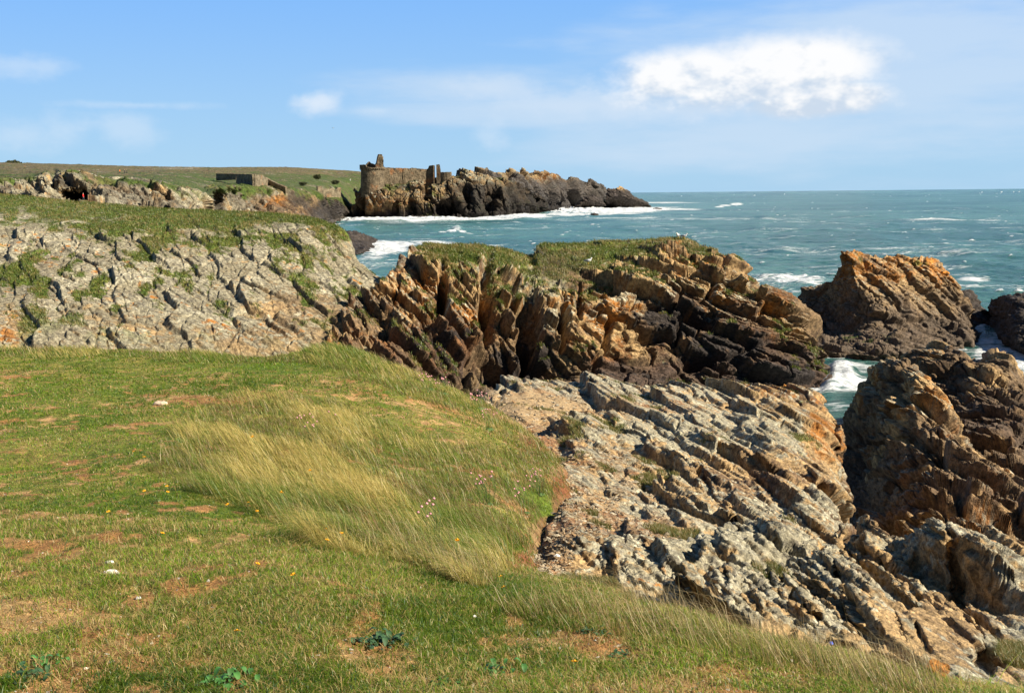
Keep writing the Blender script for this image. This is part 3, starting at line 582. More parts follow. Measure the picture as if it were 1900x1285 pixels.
# ---- castle rock, ridge behind it, outlying rocks
CR, _ = loft([
    [(650, None, 690, -4), (850, None, 680, -4), (1045, None, 860, -4)],
    [(653, 403, None), (700, 403, None), (800, 403, None), (900, 402, None), (1000, 396, None), (1038, 391, None)],
    [(655, 385, 749), (690, 380, 743), (730, 375, 739), (780, 378, 734), (850, 375, 734), (930, 372, 742), (1000, 382, 826), (1037, 390, 932)],
    [(657, 362, 753), (690, 356, 749), (730, 352, 746), (780, 350, 742), (830, 346, 743), (860, 345, 746), (930, 342, 754), (990, 366, 830), (1034, 388, 938)],
    [(658, 350, 756), (672, 349, 757), (720, 347, 753), (760, 338, 752), (800, 345, 753), (840, 329, 755), (860, 327, 759), (930, 334, 768), (962, 342, 790), (1000, 366, 842), (1032, 387, 942)],
    [(660, 346, 775), (720, 343, 778), (780, 338, 782), (850, 323, 786), (930, 330, 788), (970, 344, 802), (1005, 368, 852), (1032, 386.5, 946)],
    [(662, None, 840, 6), (850, None, 860, 10), (1032, None, 985, -3)], [(662, None, 880, -4), (1032, None, 1000, -4)]], 560, [5, 60, 60, 40, 24, 8, 5])
_px, _py = proj(CR.reshape(-1, 3))
gul = spots(_px, _py, [(665, 380, 14, 40, 1.2), (792, 345, 8, 26, .7), (865, 365, 20, 34, 1.0), (915, 370, 26, 36, 1.2), (760, 385, 10, 22, .5), (830, 385, 24, 18, .7), (735, 390, 8, 20, .4)])
CR = (CR.reshape(-1, 3) - smooth_normals(CR).reshape(-1, 3) * (gul * 15)[:, None]).reshape(CR.shape)
R = Rock(CR, dip=66, yaw=-10, scales=((13, .3, .5, .3), (4.6, .3, .5, .3), (1.8, .3, .45, .25)), La=2.6, Lb=1.3, warp=(40, 6), seed=141, rough=.8, amp=.85 - .5 * sst(800, 740, _px) - .25 * sst(352, 335, _py))
nb = fbm(R.base, .15, 4, 478)
cg = sst(0, .3, nb * .6 - .1 + spots(R.px, R.py, [(740, 345, 60, 14, .5), (690, 352, 30, 8, .5), (700, 365, 30, 14, .2)])) * sst(.1, .4, R.N[:, 2])
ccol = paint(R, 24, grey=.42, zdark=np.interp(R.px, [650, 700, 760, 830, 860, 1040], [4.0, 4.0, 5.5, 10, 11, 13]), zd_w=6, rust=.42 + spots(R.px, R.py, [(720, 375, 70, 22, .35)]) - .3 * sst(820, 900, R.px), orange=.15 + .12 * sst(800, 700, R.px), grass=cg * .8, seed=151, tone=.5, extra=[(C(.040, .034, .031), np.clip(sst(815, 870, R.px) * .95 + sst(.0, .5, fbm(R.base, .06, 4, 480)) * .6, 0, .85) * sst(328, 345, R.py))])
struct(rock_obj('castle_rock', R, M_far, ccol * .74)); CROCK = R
RD, _ = loft([
    [(860, None, 850, -5), (1140, None, 1120, -5)], [(862, 396, None), (940, 392, None), (1060, 386, None), (1132, 382, None)],
    [(864, 350, 900), (940, 350, 940), (1060, 358, 1095), (1131, 374, 1228)],
    [(866, 325, 920), (920, 326, 950), (1000, 328, 1030), (1060, 340, 1105), (1129, 366, 1234)],
    [(868, 320, 935), (925, 317, 965), (960, 317, 990), (985, 319, 1020), (1003, 317, 1044), (1030, 321, 1080), (1050, 330, 1102), (1092, 335, 1170), (1100, 339, 1185), (1120, 345, 1222), (1129, 362, 1240)],
    [(870, None, 1020, 8), (1129, None, 1280, -2)], [(870, None, 1050, -4), (1129, None, 1310, -4)]], 330, [5, 60, 40, 30, 8, 5])
R = Rock(RD, dip=40, yaw=-14, scales=((16, .35, .65, .3), (5, .3, .5, .3), (1.8, .3, .45, .25)), La=2.4, Lb=1.4, warp=(40, 6), seed=161, rough=.8, amp=np.repeat(np.interp(np.arange(RD.shape[0]) / RD.shape[0], [0, .6, .85, 1], [1, 1, .5, .5])[:, None], RD.shape[1], 1))
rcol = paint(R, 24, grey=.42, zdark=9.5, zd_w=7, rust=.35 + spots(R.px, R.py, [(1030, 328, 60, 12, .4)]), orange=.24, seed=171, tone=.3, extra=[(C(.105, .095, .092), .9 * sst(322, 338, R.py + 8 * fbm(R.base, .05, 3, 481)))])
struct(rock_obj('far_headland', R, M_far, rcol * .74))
small_rock('sea_rock', [[(1062, None, 950, -4), (1128, None, 970, -4)], [(1064, 388, None), (1095, 387.5, None), (1126, 386, None)], [(1066, 384, 1020), (1100, 372, 1024), (1124, 380, 1050)], [(1068, 381, 1030), (1080, 370, 1030), (1096, 362, 1032), (1112, 366, 1040), (1122, 378, 1056)], [(1068, None, 1090, -4), (1122, None, 1100, -4)]],
           90, [4, 30, 24, 5], 'low pointed black rock in the surf just left of the domed end rock', 181, T=5, z=20, M=M_far, cat='rock')
small_rock('sea_rock', [[(1122, None, 980, -4), (1212, None, 1030, -4)], [(1123, 386, None), (1150, 386, None), (1180, 385.5, None), (1208, 384, None)], [(1124, 370, 1052), (1150, 362, 1056), (1180, 370, 1072), (1207, 382, 1112)], [(1124.5, 362, 1060), (1127, 352, 1062), (1140, 350, 1064), (1150, 347, 1068), (1165, 352, 1074), (1175, 362, 1080), (1195, 371, 1100), (1206, 381, 1118)], [(1125, None, 1130, -4), (1206, None, 1160, -4)]],
           140, [4, 40, 30, 5], 'domed dark rock at the seaward end of the far headland', 187, T=6, z=18, M=M_far, cat='rock')
for i, (x, y, w, h, lab) in enumerate([(1220, 389, 9, 4.5, 'flat black reef rock awash in foam, right of the domed end rock'), (1103, 398, 8, 3, 'tiny black rock awash in the surf in front of the pointed black rock'), (1022, 390, 13, 8, 'small black rock at the foot of the castle rock, in surf at its right tip'), (745, 402, 9, 7, 'small black rock in the white surf below the castle wall')]):
    D = float(depth_z(x, y))
    small_rock('reef_rock', [[(x - w - 1, None, D - 6, -2), (x + w + 1, None, D - 6, -2)], [(x - w, y, None), (x, y + .6, None), (x + w, y, None)], [(x - w + .5, y - h * .3, D + 1), (x, y - h * .8, D + 3), (x + w - .5, y - h * .3, D + 1)], [(x - w + .6, y - h * .4, D + 4), (x - w * .2, y - h, D + 5), (x + w * .4, y - h * .8, D + 5), (x + w - .6, y - h * .3, D + 4)], [(x - w + .6, None, D + 14, -2), (x + w - .6, None, D + 14, -2)]],
               30, [3, 10, 8, 4], lab, 191 + i, T=2.5, z=20, M=M_far)

# ---- meadow
MD, MDV = loft([
    [(-200, 1500, 2.6), (900, 1500, 2.6), (2100, 1500, 2.7)],
    [(-200, 1285, 3.6), (900, 1285, 3.7), (1400, 1285, 3.8), (2100, 1300, 4.0)],
    [(-200, 1100, 5.0), (500, 1100, 5.0), (900, 1110, 5.3), (1200, 1130, 5.6), (1400, 1185, 5.3), (1600, 1222, 5.2), (1800, 1290, 4.7), (2100, 1380, 4.3)],
    [(-200, 900, 9), (300, 890, 9), (500, 950, 7.9), (900, 1060, 6.3), (1150, 1110, 6.5), (1300, None, 7, 10.6), (1400, None, 7.5, 8.5), (1600, None, 7, 6.5), (2100, None, 6.5, 4)],
    [(-200, 760, 14.5), (300, 760, 14.5), (520, 780, 13.5), (800, 900, 10.5), (980, 1010, 9.0), (1100, None, 9.5, 10.8), (1400, None, 10, 6.5), (2100, None, 9, 3)],
    [(-200, 690, 19), (300, 690, 19), (600, 700, 18.5), (800, 760, 16.5), (950, 830, 15), (1045, 890, 13.8), (1150, None, 14, 9.9), (1500, None, 15, 5.5), (2100, None, 13, 2)],
    [(-200, 648, 24), (0, 648, 24), (300, 653, 24), (500, 663, 23.5), (560, 654, 23), (620, 642, 23.5), (740, 682, 23), (830, 721, 23), (900, 752, 23), (960, 790, 21), (1035, 853, 17.5), (1120, None, 17, 9.5), (1500, None, 19, 4.5), (2100, None, 16, 1)],
    [(-200, None, 28, 9), (900, None, 26, 8.6), (960, None, 25, 8.2), (1100, None, 23, 7), (1500, None, 26, 3), (2100, None, 22, 0)],
    [(-200, None, 36, 4), (1000, None, 35, 3), (2100, None, 34, -1)], [(-200, None, 50, 0), (2100, None, 45, -2)]], 1100, [40, 110, 110, 90, 70, 60, 14, 8, 6])
mP = MD.reshape(-1, 3); mP[:, 2] += fbm(mP, .9, 4, 501) * .05 + fbm(mP, 5, 3, 502) * .012
mpx, mpy = proj(mP)
def in_poly(x, y, poly):
    r = np.zeros(len(x), bool); n = len(poly)
    for i in range(n):
        x1, y1 = poly[i]; x2, y2 = poly[(i + 1) % n]
        c = (y1 > y) != (y2 > y); r ^= c & (x < (x2 - x1) * (y - y1) / (y2 - y1 + 1e-9) + x1)
    return r
BOWL = [(275, 872), (330, 815), (385, 770), (440, 745), (520, 735), (600, 745), (660, 775), (720, 800), (800, 815), (900, 830), (990, 850), (1050, 870), (1062, 900), (1030, 950), (1005, 1000), (985, 1030), (940, 1060), (900, 1085), (850, 1080), (760, 1050), (680, 1030), (560, 985), (480, 960), (400, 925), (330, 895)]
MOUND = [(560, 668), (575, 640), (620, 628), (700, 650), (760, 672), (830, 700), (900, 738), (960, 780), (1020, 835), (1050, 870), (990, 850), (900, 800), (820, 760), (740, 735), (680, 705), (600, 690)]
RIM = [(-220, 665), (-220, 630), (300, 635), (480, 645), (560, 655), (560, 675), (400, 675), (200, 664)]
FRONT = [(1000, 1105), (1130, 1120), (1240, 1140), (1400, 1185), (1560, 1215), (1700, 1255), (1850, 1310), (1850, 1400), (1560, 1262), (1380, 1225), (1200, 1195), (1050, 1170), (900, 1120)]
def region(P, px, py):
    j = 26 * fbm(P, .8, 3, 601); k = 16 * fbm(P, 1.1, 3, 602)
    b = in_poly(px + j, py + k, BOWL); m = in_poly(px + j * .5, py + k * .4, MOUND); r = in_poly(px, py + k * .5, RIM); f = in_poly(px + j, py + k, FRONT)
    return b, m, r, f
def dirtmask(P, px, py):
    d = fbm(P, .7, 4, 611) * .45 + fbm(P, 2.6, 3, 612) * .55 + fbm(P, 9., 3, 613) * .75 + spots(px, py, [(40, 1180, 330, 160, .62), (150, 1010, 260, 90, .34), (1480, 1268, 430, 56, .95), (300, 742, 210, 18, .55), (330, 1080, 160, 50, .3), (800, 1230, 300, 60, .2), (30, 1230, 110, 90, .4), (60, 785, 90, 12, .3), (640, 1090, 140, 30, .2), (1150, 1170, 180, 24, .3)]) - .12
    return sst(.05, .55, d) * sst(675, 700, py)
dm = dirtmask(mP, mpx, mpy); g1 = fbm(mP, .35, 4, 621); g2 = fbm(mP, 2.2, 4, 622)
gc = lerp(C(.13, .18, .020), C(.30, .25, .06), sst(-.5, .6, g1 * .6 + g2 * .7)[:, None])
mc = lerp(gc, lerp(C(.40, .20, .07), C(.54, .33, .14), sst(-.4, .5, g2)[:, None]), dm[:, None])
EDGE = [(900, 748, 962, 788, 18, 1 / 18), (962, 788, 1036, 850, 22, 1 / 22), (1036, 850, 1062, 905, 26, 1 / 26), (1062, 905, 1030, 960, 26, 1 / 26), (1030, 960, 1000, 1020, 28, 1 / 28), (1000, 1020, 950, 1062, 28, 1 / 28), (1050, 1090, 1230, 1130, 18, 1 / 18)]
def worn(P, px, py): return np.clip(slots(px + 14 * fbm(P, 1.3, 3, 651), py + 9 * fbm(P, 1.7, 3, 652), EDGE), 0, 1)
mc = mixc(mc, lerp(C(.24, .125, .055), C(.40, .26, .125), sst(-.4, .5, g2)[:, None]), worn(mP, mpx, mpy) * .9)
redp = spots(mpx, mpy, [(1000, 830, 60, 26, .8), (1050, 900, 40, 40, .7), (960, 1045, 50, 30, .7)])
mc = mixc(mc, C(.27, .09, .035), redp)
struct(mesh_obj('meadow', mP, grid_faces(*MD.shape[:2]), M_turf, mc))
# ================================================================== SEA
def sea():
    xs = np.concatenate([np.linspace(-700, -60, 90), np.linspace(-55, 1960, int(1000 * RES)), np.linspace(1970, 2600, 90)])
    k = np.concatenate([np.linspace(.34, .12, 190), np.linspace(.1195, .004, int(520 * RES)), [.003, .002, .0012, .0007, .0004, .0002]])
    D = EYE / k; PX, DD = np.meshgrid(xs, D)
    # lines of constant horizontal bearing, distances set by the slope to the eye
    X = (PX - 950) / FP * DD * 1.0; Y = DD
    P = np.stack([X, Y, np.zeros_like(X)], -1).reshape(-1, 3)
    px, py = proj(P)
    sp = np.gradient(D)[:, None] * np.ones_like(X); sp = np.maximum(np.abs(sp), DD * 2.0 / FP).ravel()
    rg = np.random.default_rng(5); z = np.zeros(len(P)); wind = math.radians(200); swell = []
    for lam, a, n in ((60, .34, 5), (30, .26, 7), (15, .16, 9), (8, .10, 10), (4, .055, 12), (2.2, .03, 12)):
        for _ in range(n):
            th = wind + rg.normal() * .55; L = lam * rg.uniform(.75, 1.3); kx, ky = math.cos(th) / L * 6.283, math.sin(th) / L * 6.283
            ph = kx * P[:, 0] + ky * P[:, 1] + rg.uniform(0, 6.283) + 1.2 * fbm(P, 1 / (L * 6), 2, int(L * 10))
            att = sst(.25, .6, L / (sp * 4))
            s = (np.sin(ph) * .5 + .5) ** 1.8 * 2 - 1
            z += a * .85 * s / math.sqrt(n) * att
    shel = sst(60, 110, P[:, 1]) * .6 + .4
    z *= shel
    # breaking water: (px, py, rx, ry, strength, height)
    br = [(1580, 725, 90, 70, .62, .05), (1850, 660, 80, 40, .42, .05), (838, 429, 12, 3.5, 1.0, 1.0), (848, 424, 12, 4.5, 1.1, 1.6), (858, 428, 9, 2.5, .8, .6), (822, 431, 12, 1.5, .7, .2), (870, 431, 14, 1.3, .6, .2), (1345, 381, 14, 2, .9, 1.0), (1366, 379, 16, 2.6, 1., 1.6), (1335, 383, 12, 1.2, .7, .2), (1480, 517, 70, 16, .75, .9), (1430, 512, 40, 12, .6, .6), (1805, 517, 40, 8, .7, .6), (1562, 690, 34, 36, 1.15, 1.0), (1590, 712, 50, 24, 1.0, .25), (1540, 705, 22, 26, 1.2, 1.0), (1600, 670, 60, 14, .5, .1), (1590, 735, 60, 22, .45, .0),
          (1840, 640, 40, 28, 1.0, .1), (1880, 668, 60, 22, .8, .1), (1815, 610, 24, 26, 1.0, .2), (720, 455, 66, 14, 1.0, .5), (700, 462, 40, 14, 1.0, .8), (800, 448, 70, 5, .55, .3), (690, 470, 50, 8, .6, .1),
          (660, 405, 44, 5, 1.3, 1.4), (760, 406, 140, 4.6, 1.25, 1.4), (870, 405, 130, 4.2, 1.2, 1.0), (960, 402, 80, 5, 1.2, 1.2), (1040, 393, 95, 9, 1.4, 1.8), (1120, 391, 120, 8, 1.4, 1.5), (1190, 387, 100, 5, 1.2, 1.0), (1080, 386, 50, 4, 1.1, 2.0), (1260, 388, 60, 2.5, .7, .2), (1230, 376, 90, 1.6, .7, .3), (1340, 405, 210, 3, .42, .1), (1770, 407, 130, 2.5, .6, .2), (1150, 404, 160, 2, .4, .1), (960, 400, 60, 3, .9, .8), (640, 400, 20, 6, .9, 1.), (760, 411, 120, 1.6, .5, .1), (900, 412, 120, 1.3, .4, .1)]
    foam = np.zeros(len(P))
    for (x, y, rx, ry, w, h) in br:
        r = np.sqrt(((px - x) / rx) ** 2 + ((py - y) / ry) ** 2); b = 1 - sst(.25, 1.15, r)
        foam = np.maximum(foam, w * b); z += h * b * (.55 + .45 * fbm(P, .35, 3, 701)) * .8
    # wash along every shore
    from mathutils import kdtree
    sh = np.concatenate(SHORE); key = np.unique((sh[:, :2] / np.maximum(.5, sh[:, 1:2] * .004)).astype(int), axis=0, return_index=True)[1]; sh = sh[key]
    kd = kdtree.KDTree(len(sh))
    for i, w in enumerate(sh): kd.insert((w[0], w[1], 0), i)
    kd.balance(); near = np.flatnonzero((P[:, 1] > 40) & (P[:, 1] < 1000)); wd = np.clip(P[near, 1] * .022, 1.5, 16)
    dist = np.array([kd.find((a, b, 0))[2] for a, b in P[near, :2]])
    wash = (1 - sst(.15, 1.0, dist / (wd * (1 + .7 * fbm(P[near], .09, 3, 733))))) * np.where(P[near, 1] > 400, .95, .62)
    foam[near] = np.maximum(foam[near], wash)
    # break the patches up at a few scales
    foam *= np.clip(1.0 + .55 * fbm(P * np.array([.6, 1, 1]), .30, 3, 741) * sst(500, 150, P[:, 1]) + .6 * fbm(P * np.array([.5, .8, 1]), .07, 4, 742) + .35 * fbm(P * np.array([.5, .8, 1]), .02, 3, 743) * sst(200, 400, P[:, 1]), .15, 1.5)
    foam = np.where(P[:, 1] < 150, np.minimum(foam, .70), np.minimum(foam, 1.1))
    # scattered whitecaps on crests
    n = 650; wx = rg.uniform(650, 1960, n); wy = 356 + 300 * rg.uniform(0, 1, n) ** 2.3
    for x, y in zip(wx, wy):
        hz = 358.9 - (x - 950) * .00986; dy = y - hz
        if dy < 2: continue
        rx, ry = (1.5 + dy * .05) * rg.uniform(.6, 1.7), max(.35, dy * .007) * rg.uniform(.6, 1.3)
        i = np.flatnonzero((np.abs(px - x) < rx * 1.3) & (np.abs(py - y) < ry * 1.3))
        if not len(i): continue
        b = 1 - sst(.2, 1.1, np.sqrt(((px[i] - x) / rx) ** 2 + ((py[i] - y) / ry) ** 2))
        foam[i] = np.maximum(foam[i], b * rg.uniform(.45, .95)); z[i] += b * .25
    # streaks and lacy wash
    st = fbm(P * np.array([.25, 1, 1]), .11, 4, 711)
    foam = np.maximum(foam, .36 * sst(.28, .6, st) * sst(1500, 500, P[:, 1]))
    P[:, 2] = z
    tint = fbm(P * np.array([.4, 1, 1]), 1 / 60., 4, 721)
    m, T = mat('sea_water')
    geo = T.n('ShaderNodeNewGeometry').outputs['Position']
    fo = T.n('ShaderNodeAttribute', attribute_name='foam').outputs['Fac']; ti = T.n('ShaderNodeAttribute', attribute_name='tint').outputs['Fac']
    mp = T.n('ShaderNodeMapping', i_Vector=geo, i_Scale=(.55, 1.0, 1.0)).outputs[0]
    a = T.n('ShaderNodeTexNoise', i_Vector=mp, i_Scale=.9, i_Detail=9.0, i_Roughness=.68, i_Distortion=.8).outputs[0]
    b2 = T.n('ShaderNodeTexNoise', i_Vector=mp, i_Scale=.16, i_Detail=6.0, i_Roughness=.6).outputs[0]
    lace = T.n('ShaderNodeTexVoronoi', i_Vector=T.mix(.35, mp, T.n('ShaderNodeTexNoise', i_Vector=mp, i_Scale=.8, i_Detail=4.0).outputs[1], 'ADD'), i_Scale=.85, feature='DISTANCE_TO_EDGE').outputs[0]
    nz = T.math('ADD', T.math('MULTIPLY', T.math('SUBTRACT', a, .5), 1.5), T.math('MULTIPLY', T.ramp(lace, 0.0, .35, .18, -.22), 1.0))
    fm = T.ramp(T.math('ADD', fo, T.math('MULTIPLY', T.math('ADD', nz, T.math('MULTIPLY', T.math('SUBTRACT', b2, .5), 1.3)), .85)), .34, .82)
    deep = T.mix(T.ramp(T.math('ADD', ti, T.math('MULTIPLY', T.math('SUBTRACT', b2, .5), 1.2)), -.6, .7), (.030, .105, .092), (.066, .172, .145))
    deep = T.mix(T.math('MULTIPLY', fo, .5), deep, (.12, .19, .19))
    base = T.mix(fm, deep, (.64, .66, .67))
    bn = T.n('ShaderNodeBump', i_Height=T.math('ADD', T.math('MULTIPLY', a, .5), T.math('MULTIPLY', b2, 2.2)), i_Strength=1.0, i_Distance=1.5)
    p = T.n('ShaderNodeBsdfPrincipled', i_Base_Color=base, i_Roughness=T.ramp(fm, 0., 1., .22, .8), i_Normal=bn.outputs[0], i_IOR=1.333)
    p.inputs['Specular IOR Level'].default_value = .16
    T.n('ShaderNodeOutputMaterial', i_Surface=p.outputs[0])
    nv, nu = X.shape
    o = mesh_obj('sea', P, grid_faces(nv, nu), m, attrs={'foam': foam, 'tint': tint})
    struct(o)
sea()
# ================================================================== CASTLE AND OTHER BUILT THINGS
def stone_mat(name, col, sc):
    m, T = mat(name)
    geo = T.n('ShaderNodeNewGeometry').outputs['Position']
    n = T.n('ShaderNodeTexNoise', i_Vector=geo, i_Scale=.35 * sc, i_Detail=7.0, i_Roughness=.65).outputs[0]
    v = T.n('ShaderNodeTexVoronoi', i_Vector=T.n('ShaderNodeMapping', i_Vector=geo, i_Scale=(1, 1, 1.8)).outputs[0], i_Scale=1.1 * sc)
    w = T.n('ShaderNodeSeparateColor', i_0=v.outputs['Color']).outputs[0]
    f = T.math('MULTIPLY', T.ramp(n, .3, .7, .55, 1.4), T.ramp(w, 0., 1., .75, 1.25))
    c = T.mix(1.0, col, T.n('ShaderNodeCombineXYZ', i_0=f, i_1=f, i_2=f).outputs[0], 'MULTIPLY')
    c = T.mix(T.ramp(T.n('ShaderNodeTexNoise', i_Vector=geo, i_Scale=.13 * sc, i_Detail=5.0).outputs[0], .55, .72, 0., .7), c, (.30, .13, .05))
    b = T.n('ShaderNodeBump', i_Height=T.math('ADD', n, T.math('MULTIPLY', v.outputs[0], .5)), i_Strength=.8, i_Distance=.5)
    p = T.n('ShaderNodeBsdfPrincipled', i_Base_Color=c, i_Roughness=.9, i_Normal=b.outputs[0]); p.inputs['Specular IOR Level'].default_value = .15
    T.n('ShaderNodeOutputMaterial', i_Surface=p.outputs[0]); return m
M_stone = stone_mat('castle_stone', (.125, .097, .063), 1.0)
M_stone2 = stone_mat('field_stone', (.18, .145, .095), 1.0)
def part(name, V, F, m, root, smooth=False):
    return mesh_obj(name, np.asarray(V, float) - np.array(root.location), F, m, smooth=smooth, parent=root)
def ring_loft(rings, closed=True):
    """stack of equal rings -> quads, capped top and bottom by collapsing to a centre"""
    R_ = [np.asarray(r, float) for r in rings]
    R_ = [np.repeat(R_[0].mean(0)[None], len(R_[0]), 0)] + R_ + [np.repeat(R_[-1].mean(0)[None], len(R_[-1]), 0)]
    n = len(R_[0]); V = np.concatenate(R_); F = []
    for k in range(len(R_) - 1):
        for i in range(n): F.append((k * n + i, k * n + (i + 1) % n, (k + 1) * n + (i + 1) % n, (k + 1) * n + i))
    return V, np.array(F)
def wall(A, B, thick, prof, zb, n=40, rag=.5, seed=1, rows=8):
    """ruined wall from A to B (x, y); prof = [(fraction, top height)], ragged top"""
    A = np.array(A, float); B = np.array(B, float); L = B - A; nrm = np.array([-L[1], L[0]]) / np.linalg.norm(L)
    t = np.linspace(0, 1, n); top = np.interp(t, [p_[0] for p_ in prof], [p_[1] for p_ in prof])
    rr = np.random.default_rng(seed); st = np.repeat(rr.uniform(-1, 1, n // 2 + 1), 2)[:n]; top = top + st * rag
    rings = []
    for i in range(n):
        c = A + L * t[i]; h = zb + (top[i] - zb) * np.linspace(0, 1, rows)
        jit = rr.normal(size=rows) * thick * .06
        fr = [(*(c - nrm * (thick / 2 + jit[k])), h[k]) for k in range(rows)]; bk = [(*(c + nrm * thick / 2), h[k]) for k in range(rows)][::-1]
        rings.append(fr + bk)
    return ring_loft(rings)
def pz(px, py, D): return at(px, py, D)
CDX = 26
def xy(px, D): q = at(px, 340, D + CDX); return q[:2]
def zat(px, py, D): return float(at(px, py, D + CDX)[2])

cas = tag(empty('castle_ruin', at(692, 350, 728 + CDX)), 'ruined stone castle with a round corbelled tower and roofless walls on the sea cliff', 'castle')
TC = xy(691.6, 730); r0 = 21.3 * 756 / FP; zt = zat(692, 312.5, 722); zb = zat(692, 366, 722)
na = 72; an = np.linspace(0, 2 * np.pi, na, endpoint=False); rr = np.random.default_rng(3)
rings = []
for k, (rf, z) in enumerate([(1.07, zb), (1.04, zb + (zt - zb) * .25), (1.0, zb + (zt - zb) * .5), (.985, zb + (zt - zb) * .8), (.98, zt - .6), (.98, zt)]):
    j = rr.normal(size=na) * .07; rings.append(np.stack([TC[0] + np.cos(an) * (r0 * rf + j), TC[1] + np.sin(an) * (r0 * rf + j), np.full(na, z)], 1))
part('round_tower', *ring_loft(rings), M_stone, cas)
V, F = [], []
for a in np.linspace(0, 2 * np.pi, 34, endpoint=False):           # corbels under the parapet
    c, s_ = math.cos(a), math.sin(a); b0 = len(V)
    for (ra, w, z) in ((.96, .32, zt - 1.5), (.99, .32, zt - 1.5), (1.08, .32, zt - .55), (1.08, .32, zt + .05), (.96, .32, zt + .05)):
        for sg in (-1, 1): V.append((TC[0] + c * r0 * ra - s_ * w * sg, TC[1] + s_ * r0 * ra + c * w * sg, z))
    for k in range(5): F.append((b0 + 2 * k, b0 + 2 * k + 1, b0 + 2 * ((k + 1) % 5) + 1, b0 + 2 * ((k + 1) % 5)))
part('corbel_ring', V, np.array(F), M_stone, cas)
# broken parapet: height varies round the ring (angle 0 = right, pi = left, -pi/2 = facing us)
def pt(x, y): return zat(x, y, 728)
hx = [668, 672, 677, 681, 685, 690, 695, 699, 703, 708, 713]; hy = [306, 304.5, 307, 302, 299, 302, 304, 307, 309, 309.5, 310]
rings = []
pw = np.stack([TC[0] + np.cos(an) * r0 * 1.085, TC[1] + np.sin(an) * r0 * 1.085], 1); ppx = np.array([proj(np.array([[a_, b_, zt]]))[0][0] for a_, b_ in pw])
bkm = np.sin(an) > 0
hh = np.array([pt(x, np.interp(x, hx, hy)) if b_ else zt + .9 for x, b_ in zip(ppx, bkm)]) + np.repeat(rr.uniform(-.35, .35, na // 2), 2)
hh = np.where((~bkm) & (ppx < 679), np.maximum(hh, pt(672, 306)), hh)
for rf, zz in ((1.085, None), (1.085, 1), (.93, 1), (.93, None)):
    rings.append(np.stack([TC[0] + np.cos(an) * r0 * rf, TC[1] + np.sin(an) * r0 * rf, np.full(na, zt - .05) if zz is None else hh], 1))
V = np.concatenate(rings); F = [(k * na + i, k * na + (i + 1) % na, ((k + 1) % 4) * na + (i + 1) % na, ((k + 1) % 4) * na + i) for k in range(4) for i in range(na)]
part('parapet', V, np.array(F), M_stone, cas)
V, F = wall(xy(697, 733), xy(711.5, 735), 3.0, [(0, zat(697, 307, 733)), (.2, zat(699, 301, 733)), (.26, zat(700, 296, 733)), (.33, zat(702, 291, 733)), (.45, zat(703, 286, 733)), (.85, zat(709, 286, 733)), (.9, zat(710, 290, 733)), (1, zat(711, 291, 733))], zt - 1, 22, .12, 5)
part('turret_stub', V, F, M_stone, cas)
V, F = wall(xy(711, 740), xy(797, 762), 2.2, [(0, zat(713, 310.5, 740)), (.3, zat(735, 312, 748)), (.6, zat(765, 312.5, 754)), (.62, zat(765, 311.5, 754)), (1, zat(795, 315, 762))], zat(750, 352, 750), 80, .16, 6, 14)
part('curtain_wall', V, F, M_stone, cas)
V, F = wall(xy(747.4, 748.5), xy(749.6, 748.8), 2.0, [(0, zat(748, 313.5, 748)), (1, zat(748, 313.5, 748))], zat(748, 345, 748), 5, .05, 7)
part('wall_buttress', V, F, M_stone, cas)
V, F = wall(xy(791.5, 744), xy(806.2, 741), 1.5, [(0, zat(792, 324, 743)), (.12, zat(794, 314, 743)), (.3, zat(796, 313, 743)), (.42, zat(798, 307.5, 743)), (.8, zat(803, 306.5, 743)), (1, zat(807, 306.5, 743))], zat(800, 352, 742), 24, .2, 8, 12)
part('gable_wall', V, F, M_stone, cas)
V, F = wall(xy(810.2, 741), xy(818, 741), 1.5, [(0, zat(810, 305.5, 741)), (.75, zat(815, 305, 741)), (.85, zat(816, 308, 741)), (1, zat(818, 316, 741))], zat(814, 352, 741), 14, .12, 9, 12)
part('gable_pillar', V, F, M_stone, cas)
V, F = wall(xy(806.5, 742.5), xy(810, 742), 1.2, [(0, zat(808, 330, 741)), (1, zat(808, 329, 741))], zat(808, 352, 741), 6, .1, 10)
part('window_sill', V, F, M_stone, cas)
BC = xy(828, 730); rb = 10.3 * 766 / FP; rings = []
for rf, py_ in ((1.12, 372), (1.06, 350), (1.0, 335), (.97, 320)):
    j = rr.normal(size=na) * .12; z = zat(828, py_, 738) + (np.repeat(rr.uniform(-.3, .3, na // 2), 2) if py_ == 320 else 0)
    rings.append(np.stack([BC[0] + np.cos(an) * (rb * rf + j), BC[1] + np.sin(an) * (rb * rf + j) * .8, np.full(na, 0.) + z], 1))
part('bastion', *ring_loft(rings), M_stone, cas)

CDX = 0
enc = tag(empty('stone_enclosure', at(471, 342, 500)), 'square ruined stone walls with one dark and one sunlit face on the green clifftop', 'ruin')
V, F = wall(xy(441, 530), xy(471, 498), 1.2, [(0, zat(441, 322.5, 530)), (1, zat(471, 323.5, 498))], zat(471, 352, 498), 24, .08, 21); part('side_wall', V, F, M_stone2, enc)
V, F = wall(xy(471.3, 498), xy(497, 526), 1.2, [(0, zat(471, 323.5, 498)), (.5, zat(483, 325, 510)), (1, zat(497, 331, 526))], zat(484, 356, 500), 24, .08, 22); part('front_wall', V, F, M_stone2, enc)
V, F = wall(xy(497, 526), xy(531, 512), 1.0, [(0, zat(497, 331, 526)), (.5, zat(513, 340, 520)), (1, zat(531, 347, 512))], zat(520, 364, 515), 24, .1, 23); part('sloping_wall', V, F, M_stone2, enc)
lw = wall(xy(404, 560), xy(441, 535), 1.4, [(0, zat(404, 322, 560)), (1, zat(441, 322.5, 535))], zat(425, 334, 545), 24, .1, 24)
